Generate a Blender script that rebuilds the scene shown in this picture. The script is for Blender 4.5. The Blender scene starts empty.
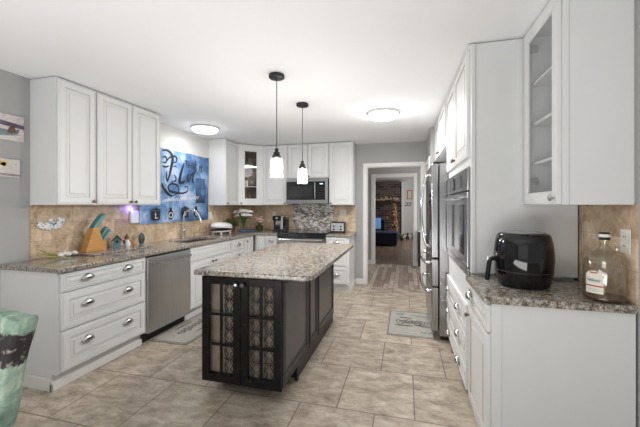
import bpy, bmesh, math, random
from mathutils import Vector, Matrix, noise
C = bpy.context.scene.collection
PI = math.pi
rnd = random.Random(7)

# ---------------------------------------------------------------- camera
CAM_H = 1.372
cd = bpy.data.cameras.new('camera'); cam = bpy.data.objects.new('camera', cd); C.objects.link(cam)
cd.sensor_fit = 'HORIZONTAL'; cd.sensor_width = 36.0
cd.lens = 36.0 * 322 / 640
cd.shift_y = -(205.5 - 213.5) / 640 * -1
cd.clip_start = 0.05
cam.location = (0, 0, CAM_H)
cam.rotation_euler = (PI / 2, 0, math.radians(14.8))
bpy.context.scene.camera = cam
# ---------------------------------------------------------------- world, lights, exposure
w = bpy.data.worlds.new('world'); bpy.context.scene.world = w; w.use_nodes = True
w.node_tree.nodes['Background'].inputs[0].default_value = (0.96, 0.98, 1.0, 1)
w.node_tree.nodes['Background'].inputs[1].default_value = .36
vs = bpy.context.scene.view_settings
vs.view_transform = 'Standard'; vs.look = 'None'; vs.gamma = 1; vs.use_curve_mapping = False
vs.exposure = 0.36


def area(name, loc, rot, sx, sy, power, col=(1, 1, 1)):
    l = bpy.data.lights.new(name, 'AREA'); l.shape = 'RECTANGLE'; l.size = sx; l.size_y = sy
    l.energy = power; l.color = col
    o = bpy.data.objects.new(name, l); C.objects.link(o); o.location = loc; o.rotation_euler = rot
    return o


# added fill light behind the camera, standing in for unseen windows
area('rear_fill_light', (-1.2, -2.9, 1.5), (PI / 2, 0, 0), 3.6, 1.8, 8, (1, 0.99, 0.97))
# added fill aimed up from behind the camera to brighten the ceiling
area('ceiling_bounce_fill', (-.9, -.5, .42), (math.radians(180 - 14), 0, 0), 2.8, 0.9, 50, (1, .99, .98))
area('living_room_fill_light', (2.2, 11.5, 1.6), (PI / 2, 0, PI / 2), 2.4, 1.4, 50, (1, 0.98, 0.95))  # added side fill to brighten the far room, no window there
area('hall_fill_light', (1.25, 6.6, 1.5), (PI / 2, 0, PI / 2), 0.9, 1.4, 14, (1, 0.98, 0.95))  # added fill to brighten the hall, no opening behind it


def point(name, loc, power, r, col=(1, .96, .9)):
    l = bpy.data.lights.new(name, 'POINT'); l.energy = power; l.shadow_soft_size = r; l.color = col
    o = bpy.data.objects.new(name, l); C.objects.link(o); o.location = loc
    return o


# ---------------------------------------------------------------- materials
def newmat(name):
    m = bpy.data.materials.new(name); m.use_nodes = True
    return m, m.node_tree, m.node_tree.nodes['Principled BSDF']


def N(nt, t, **kw):
    n = nt.nodes.new(t)
    for k, v in kw.items():
        if k in n.inputs: n.inputs[k].default_value = v
        else: setattr(n, k, v)
    return n


def plain(name, col, rough=0.5, metal=0.0, var=0.04, scale=8, bump=0.0, emit=0, **kw):
    m, nt, b = newmat(name)
    b.inputs['Roughness'].default_value = rough; b.inputs['Metallic'].default_value = metal
    tc = N(nt, 'ShaderNodeTexCoord'); no = N(nt, 'ShaderNodeTexNoise', Scale=scale, Detail=4.0)
    nt.links.new(tc.outputs['Object'], no.inputs['Vector'])
    r = N(nt, 'ShaderNodeValToRGB')
    r.color_ramp.elements[0].position = .3; r.color_ramp.elements[1].position = .7
    r.color_ramp.elements[0].color = tuple(max(0, c * (1 - var)) for c in col) + (1,)
    r.color_ramp.elements[1].color = tuple(min(1, c * (1 + var)) for c in col) + (1,)
    nt.links.new(no.outputs['Fac'], r.inputs[0]); nt.links.new(r.outputs[0], b.inputs['Base Color'])
    if bump:
        bp = N(nt, 'ShaderNodeBump', Strength=bump, Distance=.01)
        nt.links.new(no.outputs['Fac'], bp.inputs['Height']); nt.links.new(bp.outputs[0], b.inputs['Normal'])
    if emit:
        b.inputs['Emission Color'].default_value = tuple(col) + (1,); b.inputs['Emission Strength'].default_value = emit
    for k, v in kw.items(): b.inputs[k.replace('_', ' ')].default_value = v
    return m


def ramp(nt, stops):
    r = N(nt, 'ShaderNodeValToRGB'); e = r.color_ramp.elements
    while len(e) < len(stops): e.new(.5)
    for i, (p, c) in enumerate(stops):
        e[i].position = p; e[i].color = tuple(c) + (1,)
    return r


def mixc(nt, a, b, fac, mode='MIX'):
    m = nt.nodes.new('ShaderNodeMix'); m.data_type = 'RGBA'; m.blend_type = mode
    for s, v in ((m.inputs[0], fac), (m.inputs[6], a), (m.inputs[7], b)):
        if hasattr(v, 'is_linked') or hasattr(v, 'links'): nt.links.new(v, s)
        else: s.default_value = v if not isinstance(v, tuple) else tuple(v) + (1,)
    return m.outputs[2]


def granite():
    m, nt, b = newmat('granite')
    tc = N(nt, 'ShaderNodeTexCoord'); o = tc.outputs['Object']
    n1 = N(nt, 'ShaderNodeTexNoise', Scale=52.0, Detail=6.0, Roughness=.75)
    n2 = N(nt, 'ShaderNodeTexNoise', Scale=150.0, Detail=3.0, Roughness=.6)
    n3 = N(nt, 'ShaderNodeTexNoise', Scale=7.0, Detail=4.0)
    v = N(nt, 'ShaderNodeTexVoronoi', Scale=95.0)
    for n in (n1, n2, n3, v): nt.links.new(o, n.inputs['Vector'])
    r1 = ramp(nt, [(.32, (.035, .03, .028)), (.42, (.15, .125, .105)), (.49, (.34, .31, .265)), (.57, (.50, .475, .42)), (.67, (.74, .73, .70))])
    nt.links.new(n1.outputs['Fac'], r1.inputs[0])
    r2 = ramp(nt, [(.36, (.05, .045, .045)), (.46, (.75, .72, .70)), (.62, (1.15, 1.12, 1.08))])
    nt.links.new(n2.outputs['Fac'], r2.inputs[0])
    c = mixc(nt, r1.outputs[0], r2.outputs[0], .75, 'MULTIPLY')
    r3 = ramp(nt, [(.35, (.88, .93, 1.0)), (.65, (1.0, .94, .85))])
    nt.links.new(n3.outputs['Fac'], r3.inputs[0])
    c = mixc(nt, c, r3.outputs[0], .8, 'MULTIPLY')
    r4 = ramp(nt, [(.0, (.9, .88, .85)), (.12, (1, 1, 1))])
    nt.links.new(c, b.inputs['Base Color'])
    b.inputs['Roughness'].default_value = .16; b.inputs['Specular IOR Level'].default_value = .6
    return m


def floor_tile():
    m, nt, b = newmat('floor_tile')
    tc = N(nt, 'ShaderNodeTexCoord')
    mp = N(nt, 'ShaderNodeMapping'); mp.inputs['Location'].default_value = (-.06 + .51 * 20, -1.565 + .575 * 20, 0)
    nt.links.new(tc.outputs['Object'], mp.inputs[0])
    br = N(nt, 'ShaderNodeTexBrick', Scale=1.0)
    br.inputs['Brick Width'].default_value = .51; br.inputs['Row Height'].default_value = .575
    br.inputs['Mortar Size'].default_value = .0035; br.inputs['Mortar Smooth'].default_value = .1
    br.inputs['Bias'].default_value = 0
    br.inputs['Color1'].default_value = (.86, .86, .86, 1); br.inputs['Color2'].default_value = (1.08, 1.06, 1.04, 1)
    br.inputs['Mortar'].default_value = (1, 1, 1, 1)
    nt.links.new(mp.outputs[0], br.inputs['Vector'])
    mp2 = N(nt, 'ShaderNodeMapping'); mp2.inputs['Rotation'].default_value = (0, 0, -.55); mp2.inputs['Scale'].default_value = (1, 2.0, 1)
    nt.links.new(tc.outputs['Object'], mp2.inputs[0])
    n1 = N(nt, 'ShaderNodeTexNoise', Scale=5.5, Detail=12.0, Roughness=.74, Distortion=.35)
    n2 = N(nt, 'ShaderNodeTexNoise', Scale=32.0, Detail=8.0, Roughness=.75, Distortion=.4)
    nt.links.new(mp2.outputs[0], n1.inputs[0]); nt.links.new(mp2.outputs[0], n2.inputs[0])
    r1 = ramp(nt, [(.32, (.215, .165, .12)), (.43, (.37, .31, .245)), (.54, (.495, .435, .355)), (.66, (.655, .605, .53))])
    nt.links.new(n1.outputs['Fac'], r1.inputs[0])
    r2 = ramp(nt, [(.30, (.66, .62, .58)), (.45, (.93, .92, .90)), (.6, (1.04, 1.03, 1.02)), (.75, (1.22, 1.22, 1.22))])
    nt.links.new(n2.outputs['Fac'], r2.inputs[0])
    c = mixc(nt, r1.outputs[0], r2.outputs[0], .9, 'MULTIPLY')
    c = mixc(nt, c, br.outputs['Color'], .8, 'MULTIPLY')
    c = mixc(nt, c, (.13, .10, .08), br.outputs['Fac'])
    nt.links.new(c, b.inputs['Base Color'])
    bp = N(nt, 'ShaderNodeBump', Strength=.35, Distance=.004); bp.invert = True
    nt.links.new(br.outputs['Fac'], bp.inputs['Height'])
    bp2 = N(nt, 'ShaderNodeBump', Strength=.12, Distance=.004)
    nt.links.new(n2.outputs['Fac'], bp2.inputs['Height']); nt.links.new(bp.outputs[0], bp2.inputs['Normal'])
    nt.links.new(bp2.outputs[0], b.inputs['Normal'])
    b.inputs['Roughness'].default_value = .42
    return m


def wood_floor(name, cols, ax=0):
    m, nt, b = newmat(name)
    tc = N(nt, 'ShaderNodeTexCoord')
    mp = N(nt, 'ShaderNodeMapping'); mp.inputs['Location'].default_value = (20.03, 20, 0); mp.inputs['Rotation'].default_value = (0, 0, PI / 2)
    nt.links.new(tc.outputs['Object'], mp.inputs[0])
    br = N(nt, 'ShaderNodeTexBrick', Scale=1.0); br.offset = .37
    br.inputs['Brick Width'].default_value = .75; br.inputs['Row Height'].default_value = .085
    br.inputs['Mortar Size'].default_value = .0025
    br.inputs['Color1'].default_value = tuple(cols[0]) + (1,); br.inputs['Color2'].default_value = tuple(cols[1]) + (1,)
    br.inputs['Mortar'].default_value = (.05, .04, .03, 1)
    nt.links.new(mp.outputs[0], br.inputs['Vector'])
    n = N(nt, 'ShaderNodeTexNoise', Scale=5.0, Detail=8.0, Roughness=.7)
    mp2 = N(nt, 'ShaderNodeMapping'); mp2.inputs['Scale'].default_value = (6, 1, 1)
    nt.links.new(tc.outputs['Object'], mp2.inputs[0]); nt.links.new(mp2.outputs[0], n.inputs[0])
    r = ramp(nt, [(.3, (.6, .58, .56)), (.7, (1.35, 1.35, 1.35))]); nt.links.new(n.outputs['Fac'], r.inputs[0])
    c = mixc(nt, br.outputs['Color'], r.outputs[0], .8, 'MULTIPLY')
    nt.links.new(c, b.inputs['Base Color']); b.inputs['Roughness'].default_value = .4
    return m


def wall_tile(name, axis, bw=.305, rh=.152):
    """tumbled travertine, running bond; axis: which world axis runs along the wall"""
    m, nt, b = newmat(name)
    tc = N(nt, 'ShaderNodeTexCoord'); sx = N(nt, 'ShaderNodeSeparateXYZ'); cx = N(nt, 'ShaderNodeCombineXYZ')
    nt.links.new(tc.outputs['Object'], sx.inputs[0])
    ad = N(nt, 'ShaderNodeMath', operation='ADD'); ad.inputs[1].default_value = 10
    nt.links.new(sx.outputs[axis], ad.inputs[0]); nt.links.new(ad.outputs[0], cx.inputs[0])
    ad2 = N(nt, 'ShaderNodeMath', operation='ADD'); ad2.inputs[1].default_value = rh * 20 - .914
    nt.links.new(sx.outputs['Z'], ad2.inputs[0]); nt.links.new(ad2.outputs[0], cx.inputs[1])
    br = N(nt, 'ShaderNodeTexBrick', Scale=1.0)
    br.inputs['Brick Width'].default_value = bw; br.inputs['Row Height'].default_value = rh
    br.inputs['Mortar Size'].default_value = .0025
    br.inputs['Color1'].default_value = (.68, .63, .57, 1); br.inputs['Color2'].default_value = (1.15, 1.15, 1.15, 1)
    br.inputs['Mortar'].default_value = (.62, .57, .52, 1)
    nt.links.new(cx.outputs[0], br.inputs['Vector'])
    n1 = N(nt, 'ShaderNodeTexNoise', Scale=9.0, Detail=8.0, Roughness=.75, Distortion=.8)
    nt.links.new(tc.outputs['Object'], n1.inputs[0])
    r1 = ramp(nt, [(.32, (.38, .255, .155)), (.45, (.58, .44, .30)), (.58, (.74, .60, .45)), (.72, (.88, .79, .65))])
    nt.links.new(n1.outputs['Fac'], r1.inputs[0])
    c = mixc(nt, r1.outputs[0], br.outputs['Color'], .75, 'MULTIPLY')
    nt.links.new(c, b.inputs['Base Color']); b.inputs['Roughness'].default_value = .5
    bp = N(nt, 'ShaderNodeBump', Strength=.3, Distance=.003); bp.invert = True
    nt.links.new(br.outputs['Fac'], bp.inputs['Height']); nt.links.new(bp.outputs[0], b.inputs['Normal'])
    return m


def mosaic_mat():
    m, nt, b = newmat('wave_mosaic')
    tc = N(nt, 'ShaderNodeTexCoord'); sx = N(nt, 'ShaderNodeSeparateXYZ'); cx = N(nt, 'ShaderNodeCombineXYZ')
    nt.links.new(tc.outputs['Object'], sx.inputs[0])
    # wavy interlocking pieces
    s1 = N(nt, 'ShaderNodeMath', operation='MULTIPLY'); s1.inputs[1].default_value = 100
    nt.links.new(sx.outputs['X'], s1.inputs[0])
    sn = N(nt, 'ShaderNodeMath', operation='SINE'); nt.links.new(s1.outputs[0], sn.inputs[0])
    sm = N(nt, 'ShaderNodeMath', operation='MULTIPLY'); sm.inputs[1].default_value = .0075; nt.links.new(sn.outputs[0], sm.inputs[0])
    za = N(nt, 'ShaderNodeMath', operation='ADD'); nt.links.new(sx.outputs['Z'], za.inputs[0]); nt.links.new(sm.outputs[0], za.inputs[1])
    zb = N(nt, 'ShaderNodeMath', operation='ADD'); zb.inputs[1].default_value = 5; nt.links.new(za.outputs[0], zb.inputs[0])
    xa = N(nt, 'ShaderNodeMath', operation='ADD'); xa.inputs[1].default_value = 10; nt.links.new(sx.outputs['X'], xa.inputs[0])
    nt.links.new(xa.outputs[0], cx.inputs[0]); nt.links.new(zb.outputs[0], cx.inputs[1])
    br = N(nt, 'ShaderNodeTexBrick', Scale=1.0)
    br.inputs['Brick Width'].default_value = .052; br.inputs['Row Height'].default_value = .021
    br.inputs['Mortar Size'].default_value = .002
    br.inputs['Color1'].default_value = (0, 0, 0, 1); br.inputs['Color2'].default_value = (1, 1, 1, 1); br.inputs['Mortar'].default_value = (.5, .5, .5, 1)
    nt.links.new(cx.outputs[0], br.inputs['Vector'])
    r = ramp(nt, [(0, (.16, .13, .11)), (.25, (.34, .31, .28)), (.42, (.46, .39, .31)), (.58, (.66, .64, .61)), (.78, (.85, .85, .83))])
    r.color_ramp.interpolation = 'CONSTANT'
    nt.links.new(br.outputs['Color'], r.inputs[0])
    c = mixc(nt, r.outputs[0], (.30, .28, .26), br.outputs['Fac'])
    nt.links.new(c, b.inputs['Base Color']); b.inputs['Roughness'].default_value = .2; b.inputs['Metallic'].default_value = .25
    return m


def steel(name='stainless_steel', base=(.40, .40, .405), rough=.25, vert=True):
    m, nt, b = newmat(name)
    tc = N(nt, 'ShaderNodeTexCoord')
    mp = N(nt, 'ShaderNodeMapping'); mp.inputs['Scale'].default_value = (90, 90, 1.5) if vert else (1.5, 1.5, 120)
    nt.links.new(tc.outputs['Object'], mp.inputs[0])
    n = N(nt, 'ShaderNodeTexNoise', Scale=3.0, Detail=3.0); nt.links.new(mp.outputs[0], n.inputs[0])
    r = ramp(nt, [(.3, tuple(c * .86 for c in base)), (.7, tuple(min(1, c * 1.12) for c in base))]); nt.links.new(n.outputs['Fac'], r.inputs[0])
    nt.links.new(r.outputs[0], b.inputs['Base Color'])
    b.inputs['Metallic'].default_value = 1; b.inputs['Roughness'].default_value = rough
    return m


def worn_black():
    m, nt, b = newmat('distressed_black_paint')
    tc = N(nt, 'ShaderNodeTexCoord')
    ge = N(nt, 'ShaderNodeNewGeometry')
    n = N(nt, 'ShaderNodeTexNoise', Scale=80.0, Detail=5.0); nt.links.new(tc.outputs['Object'], n.inputs[0])
    r = ramp(nt, [(.675, (.010, .009, .009)), (.71, (.36, .31, .25))]); nt.links.new(n.outputs['Fac'], r.inputs[0])
    nt.links.new(r.outputs[0], b.inputs['Base Color']); b.inputs['Roughness'].default_value = .33; b.inputs['Specular IOR Level'].default_value = .2
    return m


def glass(name, tint=(1, 1, 1), rough=0.02, alpha=.12):
    m, nt, b = newmat(name)
    out = nt.nodes['Material Output']
    tr = N(nt, 'ShaderNodeBsdfTransparent'); tr.inputs[0].default_value = tuple(tint) + (1,)
    gl = N(nt, 'ShaderNodeBsdfGlossy'); gl.inputs['Roughness'].default_value = rough
    lw = N(nt, 'ShaderNodeLayerWeight', Blend=.5)
    pw = N(nt, 'ShaderNodeMath', operation='POWER'); pw.inputs[1].default_value = 5; nt.links.new(lw.outputs['Facing'], pw.inputs[0])
    ad = N(nt, 'ShaderNodeMath', operation='MULTIPLY_ADD'); ad.inputs[1].default_value = .85; ad.inputs[2].default_value = .025 + alpha; nt.links.new(pw.outputs[0], ad.inputs[0])
    mx = N(nt, 'ShaderNodeMixShader'); nt.links.new(ad.outputs[0], mx.inputs[0])
    nt.links.new(tr.outputs[0], mx.inputs[1]); nt.links.new(gl.outputs[0], mx.inputs[2]); nt.links.new(mx.outputs[0], out.inputs[0])
    return m


def jarglass():
    m, nt, b = newmat('jar_glass')
    out = nt.nodes['Material Output']
    tr = N(nt, 'ShaderNodeBsdfTransparent'); tl = N(nt, 'ShaderNodeBsdfTranslucent'); tl.inputs[0].default_value = (.95, .95, .94, 1)
    mx = N(nt, 'ShaderNodeMixShader'); mx.inputs[0].default_value = .09
    nt.links.new(tr.outputs[0], mx.inputs[1]); nt.links.new(tl.outputs[0], mx.inputs[2])
    gl = N(nt, 'ShaderNodeBsdfGlossy'); gl.inputs['Roughness'].default_value = .05
    m2 = N(nt, 'ShaderNodeMixShader'); m2.inputs[0].default_value = .06
    nt.links.new(mx.outputs[0], m2.inputs[1]); nt.links.new(gl.outputs[0], m2.inputs[2]); nt.links.new(m2.outputs[0], out.inputs[0])
    return m


def emis(name, col, s):
    m, nt, b = newmat(name)
    b.inputs['Base Color'].default_value = tuple(col) + (1,)
    b.inputs['Emission Color'].default_value = tuple(col) + (1,); b.inputs['Emission Strength'].default_value = s
    return m


def multi(name, stops, scale, rough=.6, distort=1.0, stretch=(1, 1, 1), detail=5.0, metal=0, bump=0):
    m, nt, b = newmat(name)
    tc = N(nt, 'ShaderNodeTexCoord'); mp = N(nt, 'ShaderNodeMapping'); mp.inputs['Scale'].default_value = stretch
    nt.links.new(tc.outputs['Object'], mp.inputs[0])
    n = N(nt, 'ShaderNodeTexNoise', Scale=float(scale), Detail=detail, Distortion=distort); nt.links.new(mp.outputs[0], n.inputs[0])
    r = ramp(nt, stops); nt.links.new(n.outputs['Fac'], r.inputs[0]); nt.links.new(r.outputs[0], b.inputs['Base Color'])
    b.inputs['Roughness'].default_value = rough; b.inputs['Metallic'].default_value = metal
    if bump:
        bp = N(nt, 'ShaderNodeBump', Strength=bump, Distance=.01)
        nt.links.new(n.outputs['Fac'], bp.inputs['Height']); nt.links.new(bp.outputs[0], b.inputs['Normal'])
    return m


M = dict(
    white=plain('cabinet_white', (.725, .735, .735), .38, var=.01),
    linegrey=plain('grey_line', (.50, .48, .44), .5, var=.03),  # greyer tone for door grooves, seams and pin holes
    inner=plain('cabinet_interior', (.64, .64, .63), .5, var=.01),
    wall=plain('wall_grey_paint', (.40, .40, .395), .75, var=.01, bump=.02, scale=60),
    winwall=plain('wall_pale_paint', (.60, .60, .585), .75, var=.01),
    ceil=plain('ceiling_white', (.87, .88, .895), .9, var=.008, scale=3),
    trim=plain('trim_white', (.78, .775, .76), .4, var=.01),
    granite=granite(), tile=floor_tile(),
    hallwood=wood_floor('hall_wood', ((.26, .20, .16), (.56, .48, .41))),
    farwood=wood_floor('far_wood', ((.16, .105, .075), (.27, .19, .14))),
    tileY=wall_tile('travertine_along_y', 'Y'), tileX=wall_tile('travertine_along_x', 'X'),
    mosaic=mosaic_mat(), steel=steel(), steelh=steel('brushed_steel_band', (.38, .38, .385), .24, False),
    chrome=plain('chrome', (.75, .75, .76), .12, 1, .02), nickel=plain('satin_nickel', (.66, .655, .64), .25, 1, .05),
    bronze=plain('dark_bronze', (.16, .12, .09), .35, 1, .1),
    black=plain('black_plastic', (.012, .012, .013), .3, var=.1), gloss=plain('gloss_black', (.006, .006, .007), .07, var=.1),
    bglass=plain('black_glass', (.012, .013, .015), .05, var=.1), mblack=plain('matte_black_metal', (.012, .012, .012), .45, var=.1),
    wblack=worn_black(), pblack=plain('island_black_paint', (.012, .012, .013), .35, var=.15, Specular_IOR_Level=.35),
    pgrey=plain('island_panel_satin', (.08, .083, .09), .28, var=.1),
    glass=glass('clear_glass'), jar=jarglass(), vaseglass=glass('vase_glass', (.97, .98, .98), .02, .02), cabglass=glass('cabinet_glass', (.985, .985, .985), .03, .0),
    bottle=glass('bottle_glass', (.985, .975, .94), .03, .05), amber=plain('amber_liquor', (.09, .04, .012), .1, var=.1),
    diff=emis('lamp_diffuser', (1, .98, .95), 5.0), bulb=emis('lit_bulb', (1, .95, .88), 5.0),
    cream=plain('cream_plastic', (.75, .73, .67), .45), paper=plain('label_paper', (.80, .76, .66), .6), red=plain('red_print', (.45, .03, .02), .5),
    ink=plain('black_ink', (.012, .014, .02), .6), whiteink=plain('white_ink', (.82, .84, .86), .6),
    wood=multi('honey_wood', [(.3, (.50, .24, .07)), (.7, (.66, .35, .12))], 6, .4, .6, (1, 1, 12)),
    teal=plain('teal_handle', (.12, .30, .31), .4, var=.12), tealp=plain('teal_paint', (.13, .27, .31), .6, var=.2),
    brown=plain('brown_paint', (.13, .07, .035), .6, var=.3, scale=40), darkbrown=plain('dark_wood', (.05, .033, .022), .5, var=.2),
    orange=plain('terracotta_glaze', (.60, .27, .09), .4, var=.1), green=plain('leaf_green', (.07, .16, .04), .5, var=.3, scale=30),
    ygreen=plain('pale_green_leaf', (.38, .38, .08), .5, var=.2, scale=30), petal=plain('white_petal', (.80, .80, .74), .6, var=.06),
    pink=plain('pink_petal', (.75, .34, .33), .6, var=.15), whitep=plain('white_gloss_plastic', (.82, .82, .82), .18, var=.01),
    bluec=multi('blue_cloth', [(.3, (.02, .035, .09)), (.6, (.10, .16, .32))], 12, .8),
    navy=plain('navy_fabric', (.008, .011, .026), .8, var=.3, scale=30), navytop=plain('blue_fabric_top', (.035, .065, .15), .8, var=.3, scale=20),
    stone=None, rubber=plain('rubber', (.02, .02, .02), .7),
    sinkm=plain('sink_steel', (.42, .42, .43), .3, 1), oven_glass=plain('oven_window', (.03, .03, .032), .08, var=.1),
    litblue=emis('blue_lit_panel', (.12, .26, .52), .45), violet=emis('violet_led', (.28, .22, 1.0), 9.0), ledwhite=emis('white_led_strip', (1, 1, 1), 3.5),
    display=emis('display_digits', (.6, .75, .85), 1.2), silverprint=plain('silver_grey_plastic', (.48, .49, .50), .35, .3),
)


def tapestry_mat():
    m, nt, b = newmat('denim_blue_tapestry_cloth')
    tc = N(nt, 'ShaderNodeTexCoord')
    n = N(nt, 'ShaderNodeTexNoise', Scale=2.6, Detail=9.0, Roughness=.65, Distortion=.5); nt.links.new(tc.outputs['Object'], n.inputs[0])
    sx = N(nt, 'ShaderNodeSeparateXYZ'); nt.links.new(tc.outputs['Object'], sx.inputs[0])
    # the cloth colour pales towards the left end
    mr = N(nt, 'ShaderNodeMapRange'); mr.inputs[1].default_value = 3.15; mr.inputs[2].default_value = 4.48; mr.inputs[3].default_value = .02; mr.inputs[4].default_value = -.09
    nt.links.new(sx.outputs['Y'], mr.inputs[0])
    ad = N(nt, 'ShaderNodeMath', operation='ADD'); nt.links.new(n.outputs['Fac'], ad.inputs[0]); nt.links.new(mr.outputs[0], ad.inputs[1])
    r = ramp(nt, [(.30, (.025, .065, .17)), (.41, (.08, .17, .34)), (.50, (.18, .31, .52)), (.58, (.38, .48, .66)), (.72, (.62, .67, .76))])
    nt.links.new(ad.outputs[0], r.inputs[0]); nt.links.new(r.outputs[0], b.inputs['Base Color'])
    b.inputs['Roughness'].default_value = .85
    return m


def slipcover_mat():
    m, nt, b = newmat('printed_slipcover')
    tc = N(nt, 'ShaderNodeTexCoord'); sx = N(nt, 'ShaderNodeSeparateXYZ'); nt.links.new(tc.outputs['Object'], sx.inputs[0])
    n = N(nt, 'ShaderNodeTexNoise', Scale=9.0, Detail=7.0, Roughness=.7, Distortion=.8); nt.links.new(tc.outputs['Object'], n.inputs[0])
    r = ramp(nt, [(.30, (.06, .11, .085)), (.40, (.17, .26, .205)), (.52, (.27, .37, .30)), (.64, (.48, .54, .43))]); nt.links.new(n.outputs['Fac'], r.inputs[0])
    n2 = N(nt, 'ShaderNodeTexNoise', Scale=20.0, Detail=6.0, Roughness=.8); nt.links.new(tc.outputs['Object'], n2.inputs[0])
    mu = N(nt, 'ShaderNodeMath', operation='MULTIPLY'); mu.inputs[1].default_value = .14; nt.links.new(n2.outputs['Fac'], mu.inputs[0])
    za = N(nt, 'ShaderNodeMath', operation='ADD'); nt.links.new(sx.outputs['Z'], za.inputs[0]); nt.links.new(mu.outputs[0], za.inputs[1])
    r2 = ramp(nt, [(.0, (0, 0, 0)), (.755, (0, 0, 0)), (.765, (1, 1, 1)), (.885, (1, 1, 1)), (.90, (0, 0, 0))])
    nt.links.new(za.outputs[0], r2.inputs[0])
    n3 = N(nt, 'ShaderNodeTexNoise', Scale=38.0, Detail=4.0); nt.links.new(tc.outputs['Object'], n3.inputs[0])
    r3 = ramp(nt, [(.58, (.022, .018, .018)), (.68, (.26, .24, .22))]); nt.links.new(n3.outputs['Fac'], r3.inputs[0])
    c = mixc(nt, r.outputs[0], r3.outputs[0], r2.outputs[0])
    nt.links.new(c, b.inputs['Base Color']); b.inputs['Roughness'].default_value = .8
    return m


def stone_mat():
    m, nt, b = newmat('dark_fireplace_stone')
    tc = N(nt, 'ShaderNodeTexCoord'); sx = N(nt, 'ShaderNodeSeparateXYZ'); cx = N(nt, 'ShaderNodeCombineXYZ')
    nt.links.new(tc.outputs['Object'], sx.inputs[0])
    ad = N(nt, 'ShaderNodeMath', operation='ADD'); ad.inputs[1].default_value = 20; nt.links.new(sx.outputs['X'], ad.inputs[0])
    nt.links.new(ad.outputs[0], cx.inputs[0]); nt.links.new(sx.outputs['Z'], cx.inputs[1])
    br = N(nt, 'ShaderNodeTexBrick', Scale=1.0); br.inputs['Brick Width'].default_value = .26; br.inputs['Row Height'].default_value = .10
    br.inputs['Mortar Size'].default_value = .010
    br.inputs['Color1'].default_value = (.045, .028, .026, 1); br.inputs['Color2'].default_value = (.14, .10, .095, 1); br.inputs['Mortar'].default_value = (.16, .14, .135, 1)
    nt.links.new(cx.outputs[0], br.inputs[0]); nt.links.new(br.outputs['Color'], b.inputs['Base Color']); b.inputs['Roughness'].default_value = .8
    return m


M['tapestry'] = tapestry_mat(); M['slip'] = slipcover_mat(); M['stone'] = stone_mat()
M['matgrey'] = multi('woven_mat', [(.35, (.33, .315, .28)), (.65, (.43, .415, .375))], 14, .9, .3, (1, 8, 1))
M['matline'] = plain('mat_border', (.10, .09, .08), .9)
M['matteal'] = plain('mat_teal_print', (.10, .22, .25), .9)
M['speck'] = multi('speckled_white', [(.40, (.05, .10, .14)), (.46, (.85, .85, .85)), (.6, (.80, .82, .82)), (.70, (.30, .40, .45))], 60, .5, .2)
M['art_boat'] = multi('seaside_print', [(.30, (.42, .36, .38)), (.50, (.60, .56, .55)), (.70, (.70, .66, .64))], 6, .6, .8, (1, 2.5, 9))
M['art_tree'] = multi('tree_print', [(.30, (.50, .46, .42)), (.50, (.66, .62, .57)), (.72, (.50, .51, .54))], 9, .6, 1.2, (1, 2, 3))
M['floral'] = multi('garland_mix', [(.35, (.03, .045, .02)), (.48, (.20, .12, .05)), (.56, (.65, .50, .34)), (.68, (.22, .04, .03))], 14, .8, .4)

# ---------------------------------------------------------------- mesh helpers


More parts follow.
